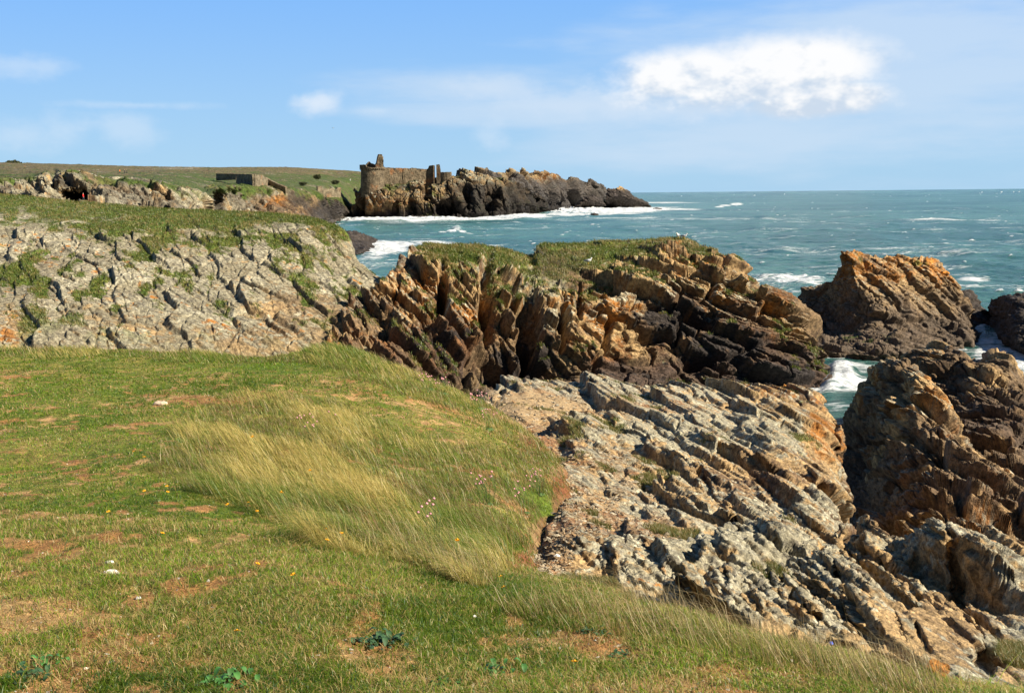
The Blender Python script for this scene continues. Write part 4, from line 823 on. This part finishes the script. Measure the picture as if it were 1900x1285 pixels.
tag(mesh_obj('stone_wall', *lw, M_stone2, smooth=False), 'low dark field wall running left from the square stone enclosure', 'wall')
lw = wall(xy(588, 640), xy(631, 652), 1.2, [(0, zat(588, 345, 640)), (.2, zat(597, 345, 640)), (.23, zat(597, 350, 640)), (.55, zat(612, 350.5, 645)), (.58, zat(612, 348, 645)), (.62, zat(614, 349, 645)), (.8, zat(624, 352, 650)), (.84, zat(624, 347.5, 650)), (1, zat(631, 348, 652))], zat(610, 366, 645), 40, .1, 25)
tag(mesh_obj('ruined_wall', *lw, M_stone2, smooth=False), 'broken pale stone wall above the cliff edge, left of the castle', 'ruin')

# ------------------------------------------------------------------ plants far off
M_leaf = flat_mat('shrub_leaf', (.055, .062, .026), .85, .45, 3.0)
def shrub(px, py, D, w, h, label, n=900, seed=1):
    o = at(px, py, D); rt = tag(empty('shrub', o), label, 'shrub')
    g = np.random.default_rng(seed); u = g.normal(size=(n, 3)); u /= np.linalg.norm(u, axis=1, keepdims=True); u *= g.uniform(.45, 1, (n, 1)) ** .5
    lump = 1 + .55 * fbm(u, 1.9, 3, seed); c = u * np.array([w / 2, w / 2.4, h * .55]) * lump[:, None] + np.array([0, 0, h * .5]); c[:, 2] = np.maximum(c[:, 2], 0.05)
    sz = h * .10; a = g.normal(size=(n, 3)) * sz; b = g.normal(size=(n, 3)) * sz
    V = np.stack([c - a - b, c + a - b, c + a + b, c - a + b], 1).reshape(-1, 3); mesh_obj('foliage', V, np.arange(n * 4).reshape(n, 4), M_leaf, smooth=False, parent=rt)
    rings = [[(math.cos(t) * w * .04 * q, math.sin(t) * w * .04 * q, z) for t in np.linspace(0, 6.283, 7)[:-1]] for q, z in ((1, -.5), (.8, h * .3), (.4, h * .7))]
    mesh_obj('trunk', *ring_loft(rings), flat_mat('bark', (.06, .045, .03), .9, .3), smooth=True, parent=rt)
sk = [(25, 304.8, 880, 9.5, 2.6, 'long wind-flattened dark shrub on the skyline at far left'), (148, 309.5, 890, 4.2, 1.9, 'small dark shrub alone on the skyline above the cave cliff'), (280, 312.5, 930, 3, 1.2, 'tiny dark bush on the skyline beside pale rocks'),
      (500, 311.8, 990, 4, 1.3, 'left of two low bushes on the skyline over the stone enclosure'), (530, 311.8, 995, 4, 1.5, 'right of two low bushes on the skyline over the stone enclosure'), (588, 331.5, 760, 5.5, 3.6, 'dark bush with a taller middle on the green slope left of the castle'), (620, 318, 1000, 3, 1.2, 'small bush on the skyline nearest to the castle tower'), (622, 341, 740, 6, 3.2, 'grey bush below the footpath left of the castle'), (562, 343, 640, 4.5, 2.4, 'dark round bush above the broken pale wall')]
for i, q in enumerate(sk): shrub(q[0], q[1], q[2], q[3] * (1 if i < 2 else .8), q[4] * (1 if i < 2 else .62), q[5], seed=301 + i)

# ------------------------------------------------------------------ people
def skin_body(name, verts, edges, rad, m, parent, sub=2):
    me = bpy.data.meshes.new(name); me.from_pydata(verts, edges, []); o = bpy.data.objects.new(name, me); COL.objects.link(o); o.parent = parent; me.materials.append(m)
    md = o.modifiers.new('Skin', 'SKIN'); md.use_smooth_shade = True
    if not me.skin_vertices: me.attributes  # layer is made with the modifier
    for i, sv in enumerate(me.skin_vertices[0].data): sv.radius = (rad[i], rad[i]); sv.use_root = (i == 0)
    ss = o.modifiers.new('Sub', 'SUBSURF'); ss.levels = sub; ss.render_levels = sub
    return o
M_skin = flat_mat('skin', (.50, .30, .21), .6)
M_hair = flat_mat('hair', (.05, .03, .018), .7)
def person(px, py, D, h, jacket, trousers, label, yaw=0, stride=.16, group=None):
    base = at(px, py, D); rt = tag(empty('person', base), label, 'person', group); rt.rotation_euler[2] = yaw; s = h / 1.75; rt.scale = (s, s, s)
    v, e, r = [], [], []
    def add(p, rad, par=None):
        v.append(p); r.append(rad)
        if par is not None: e.append((par, len(v) - 1))
        return len(v) - 1
    pel = add((0, 0, .95), .13); sp_ = add((0, 0, 1.15), .12, pel); ch = add((0, 0, 1.36), .145, sp_); nk = add((0, 0, 1.50), .055, ch)
    hd = add((0, -.01, 1.58), .085, nk); h2 = add((0, -.015, 1.68), .09, hd); add((0, 0, 1.74), .05, h2)
    add((0, -.105, 1.635), .018, hd)
    for sg in (-1, 1):
        hp = add((.09 * sg, 0, .90), .095, pel); kn = add((.10 * sg, -stride * sg * .6 - .02, .50), .06, hp); ak = add((.10 * sg, -stride * sg + .03, .09), .04, kn); add((.10 * sg, -stride * sg - .13, .035), .035, ak)
        sh = add((.19 * sg, 0, 1.40), .06, ch); el = add((.25 * sg, .03 + stride * sg * .4, 1.13), .045, sh); wr = add((.26 * sg, -.05 + stride * sg * .7, .90), .028, el); pm = add((.26 * sg, -.06 + stride * sg * .8, .82), .03, wr)
        for k, ln in enumerate((.085, .095, .09, .07)): f1 = add((.26 * sg, -.085 + .02 * k + stride * sg * .8, .78), .009, pm); add((.25 * sg, -.09 + .02 * k + stride * sg * .8, .82 - ln), .007, f1)
        th = add((.255 * sg, -.10 + stride * sg * .8, .83), .011, pm); add((.25 * sg, -.115 + stride * sg * .8, .79), .009, th)
    skin_body('body', v, e, r, M_skin, rt)
    v, e, r = [], [], []
    a0 = add((0, 0, .86), .155); a1 = add((0, 0, 1.12), .145, a0); a2 = add((0, 0, 1.37), .165, a1); add((0, 0, 1.47), .075, a2)
    for sg in (-1, 1): sh = add((.19 * sg, 0, 1.40), .075, a2); el = add((.255 * sg, .03 + stride * sg * .4, 1.13), .062, sh); add((.262 * sg, -.04 + stride * sg * .66, .92), .045, el)
    skin_body('jacket', v, e, r, flat_mat('jacket_cloth', jacket, .7), rt)
    v, e, r = [], [], []
    a0 = add((0, 0, .95), .14)
    for sg in (-1, 1): hp = add((.09 * sg, 0, .88), .11, a0); kn = add((.10 * sg, -stride * sg * .6 - .02, .50), .078, hp); add((.10 * sg, -stride * sg + .03, .12), .055, kn)
    skin_body('trousers', v, e, r, flat_mat('trouser_cloth', trousers, .8), rt)
    v, e, r = [], [], []
    a0 = add((0, .02, 1.70), .098); add((0, .045, 1.60), .075, a0); skin_body('hair', v, e, r, M_hair, rt)
    return rt
person(155, 373.5, 235, 1.75, (.75, .012, .012), (.03, .03, .05), 'person in a bright red jacket walking in front of the dark cave', 1.6)
person(222.5, 322.8, 418, 1.72, (.80, .19, .02), (.04, .04, .05), 'walker in an orange jacket on the grassy slope above the cave', 1.4)
person(231.5, 323, 418, 1.75, (.02, .022, .03), (.02, .02, .03), 'left of two walkers in dark clothes behind the orange jacket', 1.4)
person(235.5, 323, 420, 1.7, (.025, .02, .02), (.02, .02, .03), 'right of two walkers in dark clothes behind the orange jacket', 1.4)
person(650, 336, 840, 1.75, (.85, .85, .85), (.6, .6, .6), 'person in white clothes on the path just left of the castle tower', 1.0)

# ------------------------------------------------------------------ gulls
M_white = flat_mat('white_feather', (.82, .82, .80), .7); M_greyf = flat_mat('grey_feather', (.30, .32, .35), .7); M_beak = flat_mat('yellow_beak', (.7, .42, .03), .5)
def tube(path, rads, n=10):
    P = np.array(path, float); rings = []
    for i, (p, r) in enumerate(zip(P, rads)):
        t = P[min(i + 1, len(P) - 1)] - P[max(i - 1, 0)]; t /= np.linalg.norm(t); a = np.cross(t, (0, 0, 1) if abs(t[2]) < .9 else (1, 0, 0)); a /= np.linalg.norm(a); b = np.cross(t, a)
        rr_ = (r, r) if np.isscalar(r) else r
        rings.append([p + a * math.cos(q) * rr_[0] + b * math.sin(q) * rr_[1] for q in np.linspace(0, 6.283, n + 1)[:-1]])
    return ring_loft(rings)
def gull(loc, yaw, label, flying=False, s=1.0):
    rt = tag(empty('seagull', loc), label, 'seagull'); rt.rotation_euler[2] = yaw; rt.scale = (s, s, s); z0 = .16
    V, F = tube([(-.30, 0, z0 + .02), (-.20, 0, z0 + .03), (-.08, 0, z0 + .04), (.06, 0, z0 + .06), (.15, 0, z0 + .10), (.19, 0, z0 + .17), (.215, 0, z0 + .215), (.25, 0, z0 + .225), (.28, 0, z0 + .215)], [(.02, .01), (.06, .03), (.10, .085), (.11, .10), (.085, .08), (.05, .05), (.052, .05), (.045, .04), (.015, .015)], 14)
    mesh_obj('body', V, F, M_white, parent=rt)
    mesh_obj('beak', *tube([(.275, 0, z0 + .215), (.32, 0, z0 + .205), (.34, 0, z0 + .19)], [.014, .010, .003], 8), M_beak, parent=rt)
    for sg in (-1, 1):
        if flying: V, F = tube([(.06, .06 * sg, z0 + .09), (.08, .3 * sg, z0 + .2), (.0, .52 * sg, z0 + .2), (-.1, .72 * sg, z0 + .13)], [(.10, .015), (.09, .012), (.06, .01), (.008, .004)], 10)
        else: V, F = tube([(.10, .085 * sg, z0 + .08), (-.02, .10 * sg, z0 + .07), (-.18, .07 * sg, z0 + .06), (-.36, .02 * sg, z0 + .05)], [(.02, .03), (.025, .075), (.022, .05), (.005, .008)], 10)
        mesh_obj('wing', V, F, M_greyf, parent=rt)
        if not flying: mesh_obj('leg', *tube([(0, .04 * sg, z0 - .03), (.0, .045 * sg, .06), (.01, .045 * sg, .0), (.06, .05 * sg, -.005)], [.012, .009, .009, .012], 6), M_beak, parent=rt)
def on(R, px, py):                                             # visible surface point of a rock near a photo pixel
    X, Y = proj(R.P); d = (X - px) ** 2 + (Y - py) ** 2; k = np.flatnonzero(d < max(9.0, d.min() * 1.5)); return R.P[k[np.argmin(R.P[k, 1])]]
q = on(PROM, 1257, 441); gull(q + [0, 0, .12], -2.2, 'left of two white gulls standing on the crest of the orange-lichened headland', s=1.1)
q = on(PROM, 1270, 442); gull(q + [0, 0, .12], -.5, 'right of two white gulls standing on the crest of the orange-lichened headland', s=1.1)
q = on(PROM, 1092, 490); gull(q + [0, -.1, .16], -.3, 'white gull with grey wings sitting on the green turf of the headland', s=1.25)
gull(at(618, 239, 420), -.8, 'small white gull flying in the blue sky above the castle', True, 1.1)

# ================================================================== GRASS AND FLOWERS
def blades(name, P, h, w, lean, cr, ct, label, cat, curl=.5, mt=None, seed=1):
    """one leaf per point: three tapering triangles, bent along lean (x, y)"""
    n = len(P); g = np.random.default_rng(seed); th = g.uniform(0, np.pi, n)
    s = np.stack([np.cos(th), np.sin(th) * .6, np.zeros(n)], 1) * (w / 2)[:, None]
    up = np.stack([np.zeros(n), np.zeros(n), h], 1); ln = np.concatenate([lean * h[:, None], np.zeros((n, 1))], 1)
    m_ = P + up * .58 + ln * .32; ll = np.linalg.norm(lean, axis=1)
    tp = P + up * np.clip(1 - .45 * ll * curl * 1.4, .12, 1)[:, None] + ln
    V = np.stack([P - s, P + s, m_ - s * .7, m_ + s * .7, tp], 1).reshape(-1, 3)
    b = np.arange(n)[:, None] * 5
    F = np.stack([b + [0, 1, 2], b + [1, 3, 2], b + [2, 3, 4]], 1).reshape(-1, 3)
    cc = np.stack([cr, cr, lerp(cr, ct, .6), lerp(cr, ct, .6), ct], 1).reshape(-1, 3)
    o = mesh_obj(name, V, F, mt or M_blade, cc, smooth=True); tag(o, label, cat, kind='stuff'); return o
nvM, nuM = MD.shape[:2]
def sample(n, seed, lo=35, hi=None):
    g = np.random.default_rng(seed); hi = hi or nvM - 22
    a = g.uniform(lo, hi, n); u = g.uniform(0, nuM - 1.01, n); i = a.astype(int); j = u.astype(int); fa = (a - i)[:, None]; fu = (u - j)[:, None]
    return (MD[i, j] * (1 - fa) * (1 - fu) + MD[i + 1, j] * fa * (1 - fu) + MD[i, j + 1] * (1 - fa) * fu + MD[i + 1, j + 1] * fa * fu), g
mrow = int(RES * (40 + 110 + 110 + 90 + 70 + 60))
# short turf
P, g = sample(620000, 801, 30, mrow + 10); px, py = proj(P)
dmk = dirtmask(P, px, py); bo, mo, ri, fr = region(P, px, py); keep = (g.uniform(size=len(P)) > dmk * .80) & (px > -80) & (px < 1980) & ~(bo & (g.uniform(size=len(P)) < .7))
keep &= g.uniform(size=len(P)) > worn(P, px, py) * .6
P = P[keep]; px, py = px[keep], py[keep]; dmk = dmk[keep]; n = len(P); D = P[:, 1]
k1 = fbm(P, .45, 4, 811); k2 = fbm(P, 2.4, 3, 812); k3 = fbm(P, .9, 3, 813)
h = (.020 + .014 * k2 + .012 * sst(.1, .5, k1)) * g.uniform(.5, 1.6, n); h = np.maximum(h, .012) * (1 + sst(10, 22, D) * .3)
w = np.maximum(.0035, D * .00062) * g.uniform(.7, 1.4, n)
lean = g.normal(size=(n, 2)) * np.where(g.uniform(size=(n, 1)) < .14, 2.6, .8) + np.array([-.25, -.05])
dry = np.clip(sst(-.1, .5, k1 * .6 + k3 * .5 + .10) * .65 + dmk * .5, 0, 1); pick = g.uniform(size=n)
gcol = lerp(C(.10, .23, .010), C(.34, .45, .026), g.uniform(size=(n, 1)) ** 1.2) * (1 + .35 * k3[:, None])
gcol = np.where((pick < .10)[:, None], C(.08, .18, .06), gcol)
scol = lerp(C(.42, .29, .085), C(.78, .58, .24), g.uniform(size=(n, 1)))
col = np.where((g.uniform(size=n) < dry * .55 + .09)[:, None], scol, gcol)
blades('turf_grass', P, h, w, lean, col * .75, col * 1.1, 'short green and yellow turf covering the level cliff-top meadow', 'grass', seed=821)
# long wind-combed grass
P, g = sample(950000, 802, 30, mrow + 18); px, py = proj(P); bo, mo, ri, fr = region(P, px, py)
u = g.uniform(size=len(P)); keep = ((bo & (g.uniform(size=len(P)) < .3 + .7 * sst(-.4, .2, fbm(P, 4.5, 3, 834) * .7 + fbm(P, 1.3, 2, 835) * .5))) | (mo & (u < .8)) | (ri & (u < .6)) | (fr & (u < .2))) & (px > -80) & (px < 1980)
keep &= g.uniform(size=len(P)) > worn(P, px, py) * .62
P = P[keep]; px, py, mo, ri, bo, fr = px[keep], py[keep], mo[keep], ri[keep], bo[keep], fr[keep]; n = len(P); D = P[:, 1]
q = P * np.array([.9, 1, 1]); rot = np.stack([q[:, 0] * .42 - q[:, 1] * .91, q[:, 0] * .91 + q[:, 1] * .42, q[:, 2] * 0], 1)
comb = fbm(rot * np.array([.30, 1.35, 1]), 1.0, 5, 831, .6); clump = fbm(P, 3.2, 3, 832); big = fbm(P, .5, 3, 833)
tuft = sst(-.4, .5, comb * .75 + clump * .55)
h = (.06 + .18 * tuft) * g.uniform(.4, 1.4, n) * np.where(bo, 1.0, np.where(mo, .9, np.where(ri, .7, .40)))
w = np.maximum(.003, D * .00042) * g.uniform(.7, 1.3, n)
lean = np.array([-.85, -.12]) * (.55 + .75 * tuft)[:, None] + g.normal(size=(n, 2)) * (.30 + .45 * sst(-.1, .5, fbm(P, 2.0, 2, 836)))[:, None]
lean = lean * np.where(fr, .45, 1.)[:, None]
strawp = np.clip(.12 + .75 * sst(-.1, .5, comb * .8 + big * .5 + .12) * np.where(bo, 1, .7) - .5 * spots(px, py, [(900, 1000, 140, 70, .9), (960, 900, 80, 60, .6), (640, 690, 100, 50, .9), (760, 780, 80, 40, .8)]) - .45 * spots(px, py, [(930, 940, 200, 150, .9)]) - .35 * fr, .05, .9)
gcol = lerp(C(.11, .20, .018), C(.29, .35, .045), g.uniform(size=(n, 1)))
brn = lerp(C(.24, .16, .06), C(.36, .25, .10), g.uniform(size=(n, 1)))
scol = lerp(C(.55, .40, .10), C(.86, .68, .24), g.uniform(size=(n, 1)))
u = g.uniform(size=n); col = np.where((u < strawp)[:, None], scol, gcol); rb = g.uniform(size=n) < sst(-.2, .5, -comb + spots(px, py, [(950, 960, 150, 110, .5), (820, 900, 120, 80, .3)]) + .35 * fr) * .5
col = np.where(rb[:, None], brn, col)
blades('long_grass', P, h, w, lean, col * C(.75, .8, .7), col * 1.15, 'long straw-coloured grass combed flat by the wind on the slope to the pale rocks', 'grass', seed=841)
# grass on the cliff tops and ledges
PP = np.concatenate([t[0] for t in TUFTS]); hh = np.concatenate([np.full(len(t[0]), t[1]) for t in TUFTS]); g = np.random.default_rng(9); n = len(PP)
PP = PP + np.stack([g.normal(size=n) * .08, g.normal(size=n) * .08, np.full(n, -.02)], 1); k1 = fbm(PP, .5, 3, 851)
gcol = lerp(C(.09, .14, .014), C(.19, .22, .03), g.uniform(size=(n, 1))); col = np.where((g.uniform(size=n) < sst(-.1, .5, k1) * .6 + .12)[:, None], C(.40, .30, .10), gcol)
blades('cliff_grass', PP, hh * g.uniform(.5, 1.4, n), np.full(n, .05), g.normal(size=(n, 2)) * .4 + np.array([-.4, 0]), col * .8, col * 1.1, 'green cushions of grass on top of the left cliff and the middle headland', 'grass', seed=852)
# grass in the hollows of the pale shelf
idx = np.flatnonzero((SHG > .45) & (SHELF.px < 1960) & (SHELF.P[:, 2] > 3)); idx = RNG.choice(idx, min(90000, len(idx) * 3)); P = SHELF.P[idx]; n = len(P); g = np.random.default_rng(10)
sp_ = P[:, 1] * .002; P = P + np.stack([g.normal(size=n) * sp_, g.normal(size=n) * sp_, np.zeros(n)], 1)
col = np.where((g.uniform(size=n) < .5)[:, None], C(.34, .25, .09), lerp(C(.08, .12, .014), C(.17, .19, .03), g.uniform(size=(n, 1))))
blades('hollow_grass', P, .055 * g.uniform(.4, 1.5, n), np.maximum(.004, P[:, 1] * .0006), g.normal(size=(n, 2)) * .5 + np.array([-.4, 0]), col * .8, col * 1.1, 'brownish grass filling the hollows between the pale shelf rocks', 'grass', seed=861)

# dry seed stalks standing in the long grass
P, g = sample(60000, 803, 30, mrow + 12); px, py = proj(P); bo, mo, ri, fr = region(P, px, py); P = P[(bo | mo | fr | ri) & (g.uniform(size=len(P)) < .35)]; n = len(P)
col = lerp(C(.40, .27, .12), C(.80, .62, .30), g.uniform(size=(n, 1)))
blades('seed_stalks', P, g.uniform(.16, .34, n), np.maximum(.0022, P[:, 1] * .0004), np.array([-.75, -.1]) + g.normal(size=(n, 2)) * .35, col * .8, col, 'thin dry seed stalks standing above the long grass', 'grass', seed=871)
# grit and rubble
def rubble(name, P, size, col, label, seed):
    n = len(P); g = np.random.default_rng(seed)
    B = np.array([(1, 0, 0), (.4, .9, .1), (-.8, .6, -.1), (-.9, -.5, .1), (.3, -1, 0), (.2, .1, .8), (-.2, -.1, -.8)], float); Fb = np.array([(i, (i + 1) % 5, 5) for i in range(5)] + [((i + 1) % 5, i, 6) for i in range(5)])
    V = B[None] * g.uniform(.6, 1.3, (n, 7, 1)) * np.stack([g.uniform(.7, 1.4, n), g.uniform(.5, 1, n), g.uniform(.35, .8, n)], 1)[:, None] * size[:, None, None]
    a = g.uniform(0, 6.283, n)[:, None]; t_ = g.normal(size=(n, 1)) * .35; x, y, z = V[..., 0], V[..., 1], V[..., 2]; x, z = x * np.cos(t_) - z * np.sin(t_), x * np.sin(t_) + z * np.cos(t_)
    V = np.stack([x * np.cos(a) - y * np.sin(a), x * np.sin(a) + y * np.cos(a), z], -1) + P[:, None]
    F = (np.arange(n)[:, None, None] * 7 + Fb[None]).reshape(-1, 3)
    tag(mesh_obj(name, V.reshape(-1, 3), F, M_near, np.repeat(col, 7, 0), smooth=False), label, 'gravel', kind='stuff')
m_ = (dirt + sand > .35) & (SHELF.px < 1420) & (SHELF.N[:, 2] > .55) & (SHELF.P[:, 1] < 34); idx = RNG.choice(np.flatnonzero(m_), 7000); P = SHELF.P[idx]; n = len(P); g = np.random.default_rng(12)
P = P + np.stack([g.normal(size=n) * P[:, 1] * .002, g.normal(size=n) * P[:, 1] * .004, np.zeros(n)], 1)
rubble('rubble', P, .012 + .05 * g.uniform(0, 1, n) ** 4 * (P[:, 1] / 14), lerp(C(.34, .20, .09), C(.50, .43, .31), g.uniform(size=(n, 1))), 'loose tan rubble on the bare earth beside the pale shelf', 881)
P, g = sample(60000, 804, 5, mrow); px, py = proj(P); P = P[(dirtmask(P, px, py) > .45) & (g.uniform(size=len(P)) < .5)]; n = len(P); u = g.uniform(size=(n, 1))
rubble('grit', P, .003 + .011 * g.uniform(0, 1, n) ** 3 + P[:, 1] * .0004, np.where(u < .2, lerp(C(.5, .4, .28), C(.75, .68, .58), g.uniform(size=(n, 1))), lerp(C(.26, .11, .04), C(.5, .27, .11), g.uniform(size=(n, 1)))), 'grit and crumbs of orange soil on the worn patches of turf', 882)

def ground(px, py):                                           # meadow point seen at a photo pixel
    d = (mpx - px) ** 2 + (mpy - py) ** 2; k = np.flatnonzero(d < d.min() + 6); return mP[k[np.argmin(mP[k, 1])]].copy()
M_thr = flat_mat('thrift_petal', (.62, .29, .31), .7, .2, 60); M_stem = flat_mat('green_stem', (.07, .12, .03), .7); M_yel = flat_mat('yellow_petal', (.75, .36, .01), .6); M_cab = flat_mat('broad_leaf', (.035, .078, .03), .6, .4, 40)
def bead(c, r, n=7):
    c = np.array(c); rings = [[c + (math.cos(t) * r * math.sin(a), math.sin(t) * r * math.sin(a), r * .8 * math.cos(a)) for t in np.linspace(0, 6.283, n + 1)[:-1]] for a in (2.6, 2.0, 1.4, .8, .35)]
    return ring_loft(rings)
def thrift(px, py, nh, spread, label, hgt=.24, pale=False):
    o = ground(px, py); rt = tag(empty('sea_thrift', o), label, 'sea thrift', 'clumps of pink sea thrift in the long grass'); g = np.random.default_rng(int(px))
    for k in range(int(nh * 1.4)):
        a = g.normal(size=2) * spread * .55; t = (a[0] - .05, a[1], hgt * g.uniform(.8, 1.35)); r_ = .0105 * max(1, o[1] / 14)
        hd = mesh_obj('flower_head', *bead(t, r_), M_thr, parent=rt); mesh_obj('stem', *tube([(a[0] * .6, a[1] * .6, 0), (a[0] * .9, a[1] * .9, t[2] * .6), t], [.002, .002, .0015], 5), M_stem, parent=hd)
    n = 60; th = g.uniform(0, 6.283, n); ps = np.stack([np.cos(th), np.sin(th)], 1) * (g.uniform(0, 1, n) * spread * .8)[:, None]
    V = []; 
    for k in range(n):
        d = np.array([math.cos(th[k]), math.sin(th[k])]); w_ = np.array([-d[1], d[0]]) * .002; b_ = ps[k]; V += [(*(b_ - w_), 0), (*(b_ + w_), 0), (*(b_ + d * .05), .07)]
    V, F = bead((0, 0, .0), spread * .5); V[:, 2] = np.clip(V[:, 2], -.02, None) * .5; V *= (1 + .2 * np.random.default_rng(3).normal(size=(len(V), 1)))
    mesh_obj('leaf_cushion', V, F, M_stem, smooth=False, parent=rt)
for q in [(795, 722, 9, .16, 'pale thrift clump highest up the slope, near the dark headland foot'), (822, 730, 8, .14, 'pale thrift clump beside the highest clump on the slope'), (890, 757, 16, .22, 'wide pale thrift clump at the meadow rim by the sandy path'), (908, 795, 7, .14, 'thrift clump below the wide rim clump, above the red soil'), (905, 935, 12, .085, 'bright pink thrift clump in the middle of the brown grass'), (1002, 916, 9, .10, 'thrift clump at the right edge of the long grass by the bare rock'), (590, 815, 10, .20, 'pale thrift clump alone among the straw-coloured grass at left'), (806, 1002, 6, .06, 'small pink thrift clump low in the long grass'), (975, 950, 6, .08, 'faint thrift clump between the bright pink one and the rock edge')]: thrift(*q)
# yellow flowers in the turf
yel = [(250, 858), (268, 868), (310, 922), (270, 930), (303, 934), (205, 975), (430, 955), (458, 956), (474, 970), (520, 968), (606, 1010), (634, 1014), (596, 1030), (292, 1018), (464, 1077), (556, 1095), (480, 843), (583, 918), (845, 1066), (940, 1102), (948, 1122), (1066, 1278), (442, 1215)]
proto = None
for i, (x, y) in enumerate(yel):
    o = ground(x, y); sz = max(1.0, o[1] / 8); hz_ = .10 if not in_poly(np.array([x]), np.array([y]), BOWL)[0] else .22
    if proto is None:
        proto = empty('yellow_flower', (0, 0, 0)); V, F = [], []
        for k in range(9):
            a = k * .698; c_, s_ = math.cos(a), math.sin(a); b_ = len(V); V += [(0, 0, .1), (c_ * .012 - s_ * .005, s_ * .012 + c_ * .005, .104), (c_ * .019, s_ * .019, .101), (c_ * .012 + s_ * .005, s_ * .012 - c_ * .005, .104)]; F.append((b_, b_ + 1, b_ + 2, b_ + 3))
        mesh_obj('petals', np.array(V), np.array(F), M_yel, smooth=False, parent=proto); mesh_obj('flower_centre', *bead((0, 0, .103), .006), M_yel, parent=proto); mesh_obj('stem', *tube([(0, 0, 0), (.004, 0, .05), (0, 0, .1)], [.0016, .0016, .0014], 5), M_stem, parent=proto); f = proto
    else:
        f = proto.copy(); COL.objects.link(f)
        for ch in list(proto.children): c2 = ch.copy(); COL.objects.link(c2); c2.parent = f
    f.location = o; f.scale = (sz * .75, sz * .75, hz_ / .1); f.rotation_euler = (random.uniform(.1, .5), random.uniform(-.2, .3), random.uniform(0, 6))
    tag(f, 'one of the tiny yellow flowers dotted through the meadow grass', 'flower', 'tiny yellow flowers in the meadow')
# broad-leaved weeds
def weed(px, py, r, n, label, bright=False):
    o = ground(px, py); rt = tag(empty('broadleaf_weed', o + [0, 0, .005]), label, 'weed'); g = np.random.default_rng(int(px + py))
    for k in range(int(n * 1.5)):
        a = g.uniform(0, 6.283); d = np.array([math.cos(a), math.sin(a), 0]); w_ = np.array([-d[1], d[0], 0]); L = r * g.uniform(.28, .52); el = g.uniform(.25, .95); b_ = np.append(g.normal(size=2) * r * np.array([.6, .45]), 0)
        V, F = [], []
        for i, t in enumerate(np.linspace(0, 1, 6)):
            c_ = b_ + d * L * t + np.array([0, 0, L * el * math.sin(t * 2.2) * .75]); ww = L * .26 * math.sin(math.pi * (.08 + .92 * t) ** .8) + .002
            V += [c_ - w_ * ww + [0, 0, ww * .35], c_, c_ + w_ * ww + [0, 0, ww * .35]]
            if i: q_ = 3 * i; F += [(q_ - 3, q_ - 2, q_ + 1, q_), (q_ - 2, q_ - 1, q_ + 2, q_ + 1)]
        mesh_obj('leaf', np.array(V), np.array(F), M_cab2 if bright else M_cab, smooth=True, parent=rt)
M_cab2 = flat_mat('fresh_leaf', (.05, .14, .03), .5, .3, 40)
for q in [(706, 1192, .085, 46, 'largest dark blue-green weed clump in the middle foreground turf'), (910, 1252, .075, 26, 'bright green weed rosette near the bottom, right of the largest dark clump', True), (820, 1272, .06, 16, 'low green rosette at the very bottom, left of the bright rosette', True), (1104, 1172, .06, 18, 'grey-green weed below the tan rock by the shelf'), (1150, 1218, .05, 14, 'small dark weed at the edge of the bare orange soil'), (40, 1262, .09, 26, 'dark weed patch in the bottom left corner', False), (90, 1232, .07, 16, 'green rosette above the corner weed at lower left', True), (420, 1268, .08, 22, 'spreading green weed at the bottom edge left of centre', True)]: weed(*q)
# stones and scraps in the turf
def stone(name, px, py, r, label, colr, sq=.5, R_=None, cat='stone', sink=.25):
    o = on(R_, px, py) if R_ is not None else ground(px, py); g = np.random.default_rng(int(px * 3 + py))
    th = np.linspace(0, 6.283, 15)[:-1]; rings = []
    for a in (2.7, 2.2, 1.75, 1.35, .95, .5): rings.append([(math.cos(t) * math.sin(a) * r, math.sin(t) * math.sin(a) * r * .7, math.cos(a) * r * sq) for t in th])
    V, F = ring_loft(rings); V = V * (1 + .35 * fbm(V / r, 1.1, 3, int(px)))[:, None]
    tag(mesh_obj(name, V + o + np.array([0, 0, r * sq * sink]), F, flat_mat('stone_' + str(int(px)), colr, .8, .25, 30), smooth=False), label, cat)
stone('stone', 204, 1062, .034, 'pale flat stone lying on the turf at lower left', (.62, .57, .52))
stone('stone', 201, 1042, .020, 'smaller pale stone just behind the flat one at lower left', (.60, .55, .50))
stone('stone', 258, 1108, .016, 'little white stone right of and below the flat pale stone', (.75, .74, .72))
stone('stone', 883, 1143, .012, 'tiny white stone in the turf below the tan rock', (.8, .78, .74))
stone('pebble', 1033, 1030, .028, 'white rounded pebble on the brown soil left of the shelf', (.80, .76, .68), .7, SHELF)
stone('stone', 300, 748, .09, 'pale stone on the bare strip of soil across the meadow', (.55, .42, .30), .45)
# small blue flower low in the long grass at the right
o = ground(1541, 1224); bf = tag(empty('blue_flower', o), 'single blue flower in the grass below the right-hand slabs', 'flower'); Mb = flat_mat('blue_petal', (.05, .12, .62), .6)
mesh_obj('flower_head', *bead((0, 0, .085), .011), Mb, parent=bf); mesh_obj('stem', *tube([(0, 0, 0), (.003, 0, .04), (0, 0, .08)], [.002, .002, .0015], 5), M_stem, parent=bf)
